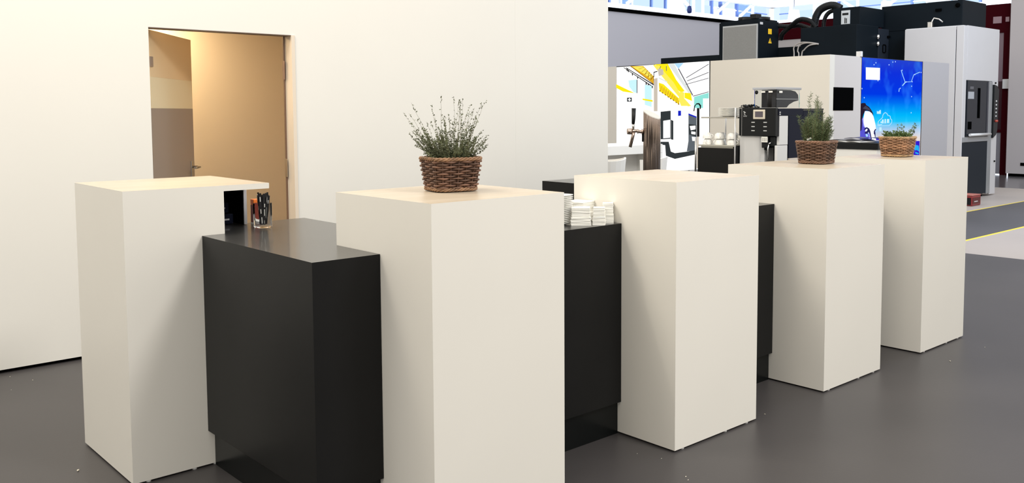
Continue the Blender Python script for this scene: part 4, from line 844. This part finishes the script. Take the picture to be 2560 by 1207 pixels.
for x, z in ((15.31, 1.81), (15.36, 0.55)): 
    bm = bmesh.new(); lathe(bm, [(0, -.012), (0.018, -.01), (0.018, .01), (0, .012)], 12, (x, YM-0.006, z)); obj('screw', bm, M_black, t)
for x, y in ((14.3, 5.95), (15.0, 5.90), (14.3, 6.65), (15.3, 6.65)): obj('foot', T([(x, y, 0), (x, y, 0.125)], 0.02, seg=10), M_blkpl, t)
bm = bmesh.new(); box(bm, XM+0.27, 15.285, 6.01, 7.32, 2.668, 3.082, bev=0.008); th = obj('top_housing', bm, M_blkmt, t)
bm = bmesh.new(); lathe(bm, [(0, -.01), (0.035, -.01), (0.035, .01), (0, .01)], 16, (0, 0, 0)); bmesh.ops.rotate(bm, matrix=Matrix.Rotation(PI/2, 3, 'Y'), verts=bm.verts); bmesh.ops.translate(bm, vec=(XM+0.262, 6.08, 3.0), verts=bm.verts); obj('cable_gland', bm, M_black, th)
obj('latch', B(XM+0.245, XM+0.268, 6.33, 6.42, 2.93, 2.97), M_black, th)
obj('pipe', T([(XM+0.14, 6.42, 2.668), (XM+0.14, 6.42, 2.77), (XM+0.16, 6.40, 2.82), (XM+0.18, 6.33, 2.80), (XM+0.19, 6.27, 2.75)], 0.012, seg=8), M_steel, th)
obj('valve', B(XM+0.10, XM+0.16, 6.40, 6.48, 2.668, 2.76, bev=0.01), M_steel, th)
obj('rear_column', B(XM+0.27, 15.285, 6.79, 7.32, 0.0, 2.666), M_blkmt, t)

t = thing('electrical_cabinet', 'big black machine housing with recessed ring handle behind the blue light box', 'machine', (13.322, 7.18, 0))
obj('lower_housing', B(13.322, 14.018, 7.18, 8.17, 0, 2.728, bev=0.008), M_blkmt, t)
obj('right_housing', B(14.024, 14.374, 7.18, 8.17, 0, 2.700, bev=0.006), mat('graphite_paint', (0.016, 0.020, 0.027), 0.5, spec=0.25), t)
obj('right_housing', B(14.374, 15.28, 7.33, 8.17, 0, 2.700, bev=0.006), mat('graphite_paint', (0, 0, 0)), t)
uh = obj('upper_housing', B(13.51, 14.30, 7.236, 7.70, 2.729, 3.022, bev=0.006), M_blkmt, t)
lp = obj('logo_plate', B(13.500, 13.509, 7.40, 7.55, 2.758, 2.975), mat('silver_label', (0.50, 0.52, 0.53), 0.4), uh)
bm = bmesh.new(); box(bm, 13.4985, 13.4998, 7.425, 7.53, 2.90, 2.935); box(bm, 13.4985, 13.4998, 7.45, 7.465, 2.77, 2.85); box(bm, 13.4985, 13.4998, 7.475, 7.49, 2.77, 2.86); obj('label_print', bm, M_blkpl, uh)
for z in (2.56, 2.45):
    bm = bmesh.new(); lathe(bm, [(0, -.035), (0.03, -.03), (0.035, 0), (0.03, .03), (0, .035)], 14, (13.975, 7.165, z)); obj('lock_knob', bm, M_chrome, t)
bm = bmesh.new(); lathe(bm, [(0, -.02), (0.028, -.015), (0.028, .015), (0, .02)], 14, (14.33, 7.165, 2.58)); obj('peg', bm, M_black, t)
pts = [(14.16, 7.17, 2.33), (14.17, 7.17, 2.32), (14.24, 7.17, 2.32), (14.255, 7.17, 2.335), (14.255, 7.17, 2.43), (14.24, 7.17, 2.445), (14.17, 7.17, 2.445), (14.16, 7.17, 2.43)]
obj('ring_handle', T(pts, 0.007, seg=6, closed=True), M_black, t)

t = thing('cooling_unit', 'black cooling unit with grey radiator mesh and yellow warning stickers behind the stand wall', 'machine', (13.114, 8.84, 0))
obj('housing', B(13.114, 13.72, 8.84, 9.648, 0, 2.905, bev=0.008), M_blkmt, t)
rad = obj('radiator_panel', B(13.100, 13.1135, 8.85, 9.56, 1.9, 2.845), mat('radiator_frame', (0.45, 0.46, 0.46), 0.4, 0.5), t)
obj('radiator_mesh', B(13.096, 13.0998, 8.875, 9.545, 1.9, 2.82), mat('radiator_mesh', (0.26, 0.26, 0.25), 0.35, 0.6, var=0.25, vscale=160, bump=0.8, bscale=260), rad)
obj('low_housing', B(13.114, 13.72, 9.65, 10.962, 0, 2.362, bev=0.006), M_blkmt, t)
fn = bmesh.new(); lathe(fn, [(0, 0), (0.25, 0), (0.25, 0.07), (0.24, 0.07), (0.22, 0.03), (0, 0.03)], 28, (13.40, 9.10, 2.906)); obj('fan_ring', fn, M_blkpl, t)
fn = bmesh.new(); lathe(fn, [(0, 0), (0.12, 0), (0.12, 0.075), (0.11, 0.08), (0, 0.08)], 24, (13.30, 9.24, 2.912)); obj('fan_ring', fn, M_blkpl, t)
obj('fan_motor', B(13.16, 13.30, 8.91, 9.05, 2.937, 3.02, bev=0.01), M_blkpl, t)
obj('top_edge', B(13.13, 13.70, 8.86, 9.63, 2.9055, 2.93), M_blkmt, t)
obj('warning_square', B(13.395, 13.500, 8.836, 8.8398, 2.685, 2.775), M_warn, t)
bm = slab_y([(13.405, 2.53), (13.505, 2.53), (13.455, 2.62)], 8.836, 8.8398); wt = obj('warning_triangle', bm, M_warn, t)
bm = slab_y([(13.452, 2.598), (13.443, 2.566), (13.453, 2.566), (13.450, 2.545), (13.466, 2.574), (13.457, 2.574)], 8.8352, 8.8359); obj('bolt_mark', bm, M_black, wt)
obj('label_plate', B(13.15, 13.235, 8.836, 8.8398, 2.835, 2.875), M_silver, t)
obj('link_housing', B(13.722, 14.6, 8.18, 8.92, 0, 2.47, bev=0.006), M_blkmt, t)
def sc(L, s): 
    C0 = Vector((0, 0, CAMZ)); return [C0 + (Vector(p)-C0)*s for p in L]
def smooth_path(P, n=6):
    P = [Vector(p) for p in P]; out = []
    for i in range(len(P)-1):
        p0, p1, p2, p3 = P[max(i-1, 0)], P[i], P[i+1], P[min(i+2, len(P)-1)]
        for k in range(n):
            u = k/n; out.append(0.5*((2*p1) + (p2-p0)*u + (2*p0-5*p1+4*p2-p3)*u*u + (3*p1-p0-3*p2+p3)*u**3))
    out.append(P[-1]); return out
def hose(pts, r):
    P = smooth_path(pts, 14); bm = bmesh.new(); tube(bm, P, r, seg=10)
    for i in range(1, len(P)-1, 2):
        d = (P[i+1]-P[i-1]).normalized()*r*0.16; tube(bm, [P[i]-d, P[i]+d], r*1.12, seg=10)
    return obj('hose', bm, M_blkpl, EC)
EC = [o for o in bpy.data.objects if o.name == 'electrical_cabinet'][0]
hose([(13.79, 8.838, 2.62), (13.74, 8.78, 2.70), (13.72, 8.65, 2.79), (13.66, 8.50, 2.86), (13.55, 8.37, 2.885), (13.50, 8.234, 2.894), (13.50, 8.085, 2.843), (13.50, 7.99, 2.74)], 0.036)
hose([(13.72, 8.86, 2.84), (13.76, 8.65, 2.82), (13.78, 8.49, 2.83), (13.74, 8.32, 2.78), (13.66, 8.12, 2.72)], 0.036)
hose([(13.62, 8.10, 2.72), (13.60, 8.085, 2.80), (13.60, 8.058, 2.926), (13.60, 7.987, 3.031), (13.60, 7.858, 3.085), (13.60, 7.736, 3.085), (13.62, 7.629, 3.03)], 0.055)
hose([(13.62, 7.93, 2.72), (13.62, 7.92, 2.85), (13.62, 7.87, 2.95), (13.62, 7.78, 3.0), (13.62, 7.68, 2.97)], 0.030)
for k, P in enumerate(([(13.20, 8.247, 1.7), (13.26, 8.247, 2.272), (13.26, 8.25, 2.423), (13.26, 8.14, 2.488), (13.26, 7.993, 2.486), (13.318, 7.834, 2.457)], [(13.20, 8.158, 1.7), (13.26, 8.158, 2.268), (13.26, 8.181, 2.354), (13.26, 8.146, 2.449), (13.26, 8.007, 2.48), (13.318, 7.834, 2.45)], [(13.20, 8.106, 1.7), (13.26, 8.106, 2.278), (13.26, 8.064, 2.367), (13.26, 7.963, 2.439), (13.318, 7.834, 2.457)])):
    obj('pipe', T(smooth_path(P), 0.011, seg=8), mat('pale_pipe', (0.34, 0.31, 0.28), 0.4), EC)

o = thing('toolbox', 'small dark red box with a black front on the floor right of the last pedestal', 'box', (13.42, 5.40, 0))
obj('case', B(13.30, 13.60, 5.34, 5.60, 0, 0.15, bev=0.015), mat('box_red', (0.20, 0.02, 0.02), 0.4), o)
obj('front_panel', B(13.294, 13.2995, 5.36, 5.58, 0.02, 0.12), M_blkpl, o)
bm = B(13.31, 13.57, 5.338, 5.3395, 0.03, 0.12); obj('side_panel', bm, mat('box_dark_red', (0.08, 0.006, 0.008), 0.4), o)
obj('lid', B(13.298, 13.602, 5.338, 5.602, 0.151, 0.162, bev=0.004), mat('lid_red', (0.45, 0.16, 0.13), 0.4), o)
obj('side_mark', B(13.36, 13.48, 5.336, 5.3378, 0.06, 0.072), M_silver, o)

# ------------------------------------------------------------------ far hall
struct('wall_partition', B(14.8, 21.6, 14.0, 14.1, 0, 3.62), mat('blue_grey_partition', (0.50, 0.50, 0.56), 0.6), label='blue-grey hall partition behind the machines')
struct('trim_5', B(14.75, 21.65, 13.96, 14.1, 3.621, 3.70), M_black, label='dark top rail of the blue-grey partition')
rp = thing('red_partition', 'dark red partition with grey panes far behind the machines', 'partition', (20.2, 7.46, 0))
def rbox(y0, y1, z0, z1, m=M_red, nm='frame', x0=20.2, x1=20.3): obj(nm, B(x0, x1, y0, y1, z0, z1), m, rp)
rbox(7.46, 13.9, 3.17, 3.60, nm='top_beam'); rbox(7.46, 7.57, 0, 3.17, nm='post'); rbox(7.92, 8.02, 0, 3.17, nm='post'); rbox(7.57, 7.92, 0.90, 0.96, nm='cross_rail')
M_pane = mat('dim_pane', (0.16, 0.11, 0.13), 0.25)
rbox(7.57, 7.92, 1.98, 3.00, M_pane, 'pane', 20.23, 20.26); rbox(7.57, 7.92, 0.02, 0.90, mat('grey_pane', (0.20, 0.19, 0.21), 0.3), 'pane', 20.23, 20.26)
rbox(7.57, 7.92, 0.96, 1.98, mat('dark_pane', (0.035, 0.012, 0.016), 0.2), 'pane', 20.23, 20.26); rbox(7.57, 7.92, 3.0, 3.17, nm='cross_rail')
rbox(8.02, 13.9, 2.0, 3.17, mat('pale_panel', (0.42, 0.39, 0.38), 0.5), 'panel', 20.22, 20.26); rbox(8.02, 13.9, 0, 2.0, M_red, 'panel', 20.22, 20.26)
rbox(7.62, 7.79, 3.20, 3.34, mat('pink_grey', (0.25, 0.16, 0.18), 0.4), 'notice', 20.185, 20.199); rbox(7.47, 7.54, 3.22, 3.32, mat('pink_grey', (0, 0, 0)), 'notice', 20.185, 20.199)
bm = B(20.16, 20.199, 7.50, 7.66, 1.30, 1.45); obj('wall_lamp', B(20.12, 20.198, 7.36, 7.54, 1.82, 2.02, bev=0.005), M_silver, rp); bm.free()
struct('wall_far_right', B(19.9, 20.0, 2.0, 7.335, 0.06, 3.9), mat('pinkish_grey_wall', (0.42, 0.385, 0.385), 0.6), label='pinkish grey booth wall at the far right')
struct('baseboard_far_right', B(19.93, 20.0, 2.0, 7.3, 0, 0.06), M_black)
obj('wall_plate', B(19.885, 19.8995, 6.92, 7.05, 0.23, 0.29), M_black, None) ; tag(bpy.data.objects['wall_plate'], 'small black plate low on the pinkish grey wall', 'plate')

# hall corner far behind: clerestory walls, glazed roof, lamps
M_beam = mat('white_roof_steel', (0.86, 0.89, 0.95), 0.5)
PANES = [emis('daylight_pane_pale', (0.62, 0.80, 1.0), 1.1), emis('daylight_pane_mid', (0.34, 0.56, 0.98), 1.0), emis('daylight_pane_white', (0.85, 0.93, 1.0), 1.15), emis('daylight_pane_deep', (0.13, 0.22, 0.72), 1.0)]
rw = random.Random(9)
HX, HY = 46.0, 30.1
def hall_wall(name, label, along, lo, hi):
    def bb(a0, a1, d0, d1, z0, z1): return B(a0, a1, HY+d0, HY+d1, z0, z1) if along == 'x' else B(HX+d0, HX+d1, a0, a1, z0, z1)
    w = struct(name, bb(lo, hi, 0.0, 0.3, 0, 6.60), M_beam, label=label)
    obj('top_beam', bb(lo, hi, -0.25, 0.3, 7.32, 7.72), M_beam, w)
    a = lo
    while a < hi-1.0:
        wd = rw.choice((0.8, 1.1, 1.5)); k = rw.choice((0, 0, 1, 2, 2, 0))
        obj('pane', bb(a+0.06, a+wd-0.06, 0.10, 0.12, 6.61, 6.61+0.70*rw.choice((1, 1, 0.62))), PANES[k], w)
        obj('post', bb(a-0.06, a+0.05, -0.02, 0.16, 6.60, 7.32), M_beam if rw.random() > 0.25 else mat('blue_post', (0.10, 0.16, 0.42), 0.5), w)
        if rw.random() < 0.5: obj('transom', bb(a+0.05, a+wd-0.06, 0.02, 0.09, 6.92, 6.97), mat('blue_post', (0.10, 0.16, 0.42), 0.5) if rw.random() < .5 else M_beam, w)
        a += wd
    obj('back_panel', bb(lo, hi, 0.2, 0.3, 6.60, 7.32), emis('daylight_haze', (0.72, 0.86, 1.0), 1.1), w)
    bm = bmesh.new(); a = lo+0.5
    while a < hi-3:
        P = [(a, 6.6), (a+1.1, 7.3)] if rw.random() < .7 else [(a+1.1, 6.6), (a, 7.3)]
        tube(bm, [((q, HY-0.3, z) if along == 'x' else (HX-0.3, q, z)) for q, z in P], 0.09, seg=6); a += rw.choice((2.2, 3.1, 4.0))
    obj('diagonal_brace', bm, M_beam, w)
hall_wall('wall_hall_side', 'white glazed upper wall of the hall above the blue-grey partition', 'x', 22, HX)
hall_wall('wall_hall_end', 'white glazed end wall of the hall behind the black machine housings', 'y', 4, HY)
rf = thing('hall_roof', '', 'x', (34, 20, 7.8)); del rf['label'], rf['category']; rf['kind'] = 'structure'; rf['label'] = 'hall roof of blue panes and white rafters far behind'
xx = 24.0
while xx < HX-0.5:
    yy = 8.0
    while yy < HY-0.5:
        obj('roof_pane', B(xx+0.22, xx+1.78, yy+0.2, yy+2.8, 7.98, 8.0), PANES[rw.choice((3, 1, 1, 3, 0))], rf); yy += 3.0
    xx += 2.0
for k in range(12): obj('rafter', B(23.78+2*k, 24.22+2*k, 8, HY, 7.74, 7.97), M_beam, rf)
for k in range(8): obj('purlin', B(24, HX, 7.8+3*k, 8.2+3*k, 7.74, 7.972), M_beam, rf)
obj('roof_deck', B(23, HX+0.3, 4, HY+0.3, 8.001, 8.1), M_beam, rf)
LMP = mat('white_lamp_shade', (0.95, 0.95, 0.95), 0.5, emit=(1, 1, 1), estr=0.9)
for (x, y, z, r, h_, lab) in ((23.86, 19.30, 4.72, 0.26, 0.62, 'big white hall lamp above the blue-grey partition near the cream wall'), (26.73, 16.65, 4.34, 0.21, 0.36, 'white hall lamp just left of the arched black hose'), (29.0, 14.61, 4.62, 0.19, 0.36, 'white hall lamp above the labelled black housing')):
    t = thing('hall_lamp', lab, 'lamp', (x, y, z), group='white lamps under the hall roof')
    bm = bmesh.new(); lathe(bm, [(0, h_), (r*0.78, h_), (r, 0), (r*0.95, -0.02), (0, -0.02)], 24, (x, y, z)); obj('shade', bm, LMP, t)
    obj('rod', T([(x, y, z+h_), (x, y, 7.74)], 0.02, seg=6), M_beam, t)
t = thing('hall_speaker', 'small dark blue device hanging beside the big white hall lamp', 'speaker', (24.3, 19.1, 4.80))
bm = bmesh.new(); lathe(bm, [(0, 0), (0.07, 0.02), (0.085, 0.12), (0.06, 0.24), (0, 0.26)], 16, (24.12, 18.95, 4.60)); obj('case', bm, mat('dark_blue_case', (0.03, 0.06, 0.25), 0.5), t)
obj('rod', T([(24.12, 18.95, 4.85), (24.12, 18.95, 7.74)], 0.012, seg=6), M_beam, t)

# ------------------------------------------------------------------ crumbs on the floor
cr_ = bmesh.new(); bmesh.ops.create_icosphere(cr_, subdivisions=1, radius=1.0); cme = bpy.data.meshes.new('crumb'); cr_.to_mesh(cme); cr_.free(); cme.materials.append(mat('pale_crumb', (0.62, 0.58, 0.48), 0.8))
CR = [((0.981, 3.729), .0065, 'largest pale crumb on the floor by the left-end pedestal'), ((1.093, 5.333), .003, None), ((1.166, 5.186), .003, None), ((2.733, 2.27), .0022, None), ((2.701, 2.37), .002, None), ((4.98, 2.093), .005, None), ((5.424, 2.082), .0035, None), ((3.488, 2.291), .003, None), ((2.642, 2.065), .003, None), ((1.042, 5.071), .0028, None), ((2.66, 2.09), .0035, None)]
for (x, y), r, lab in CR:
    o = bpy.data.objects.new('crumb', cme); COL.objects.link(o); o.location = (x, y, r*0.5); o.scale = (r*1.3, r*0.7, r*0.5); o.rotation_euler = (0, 0, random.uniform(0, 3))
    tag(o, lab or 'tiny pale crumb on the dark grey floor', 'crumb', None if lab else 'tiny crumbs on the floor')
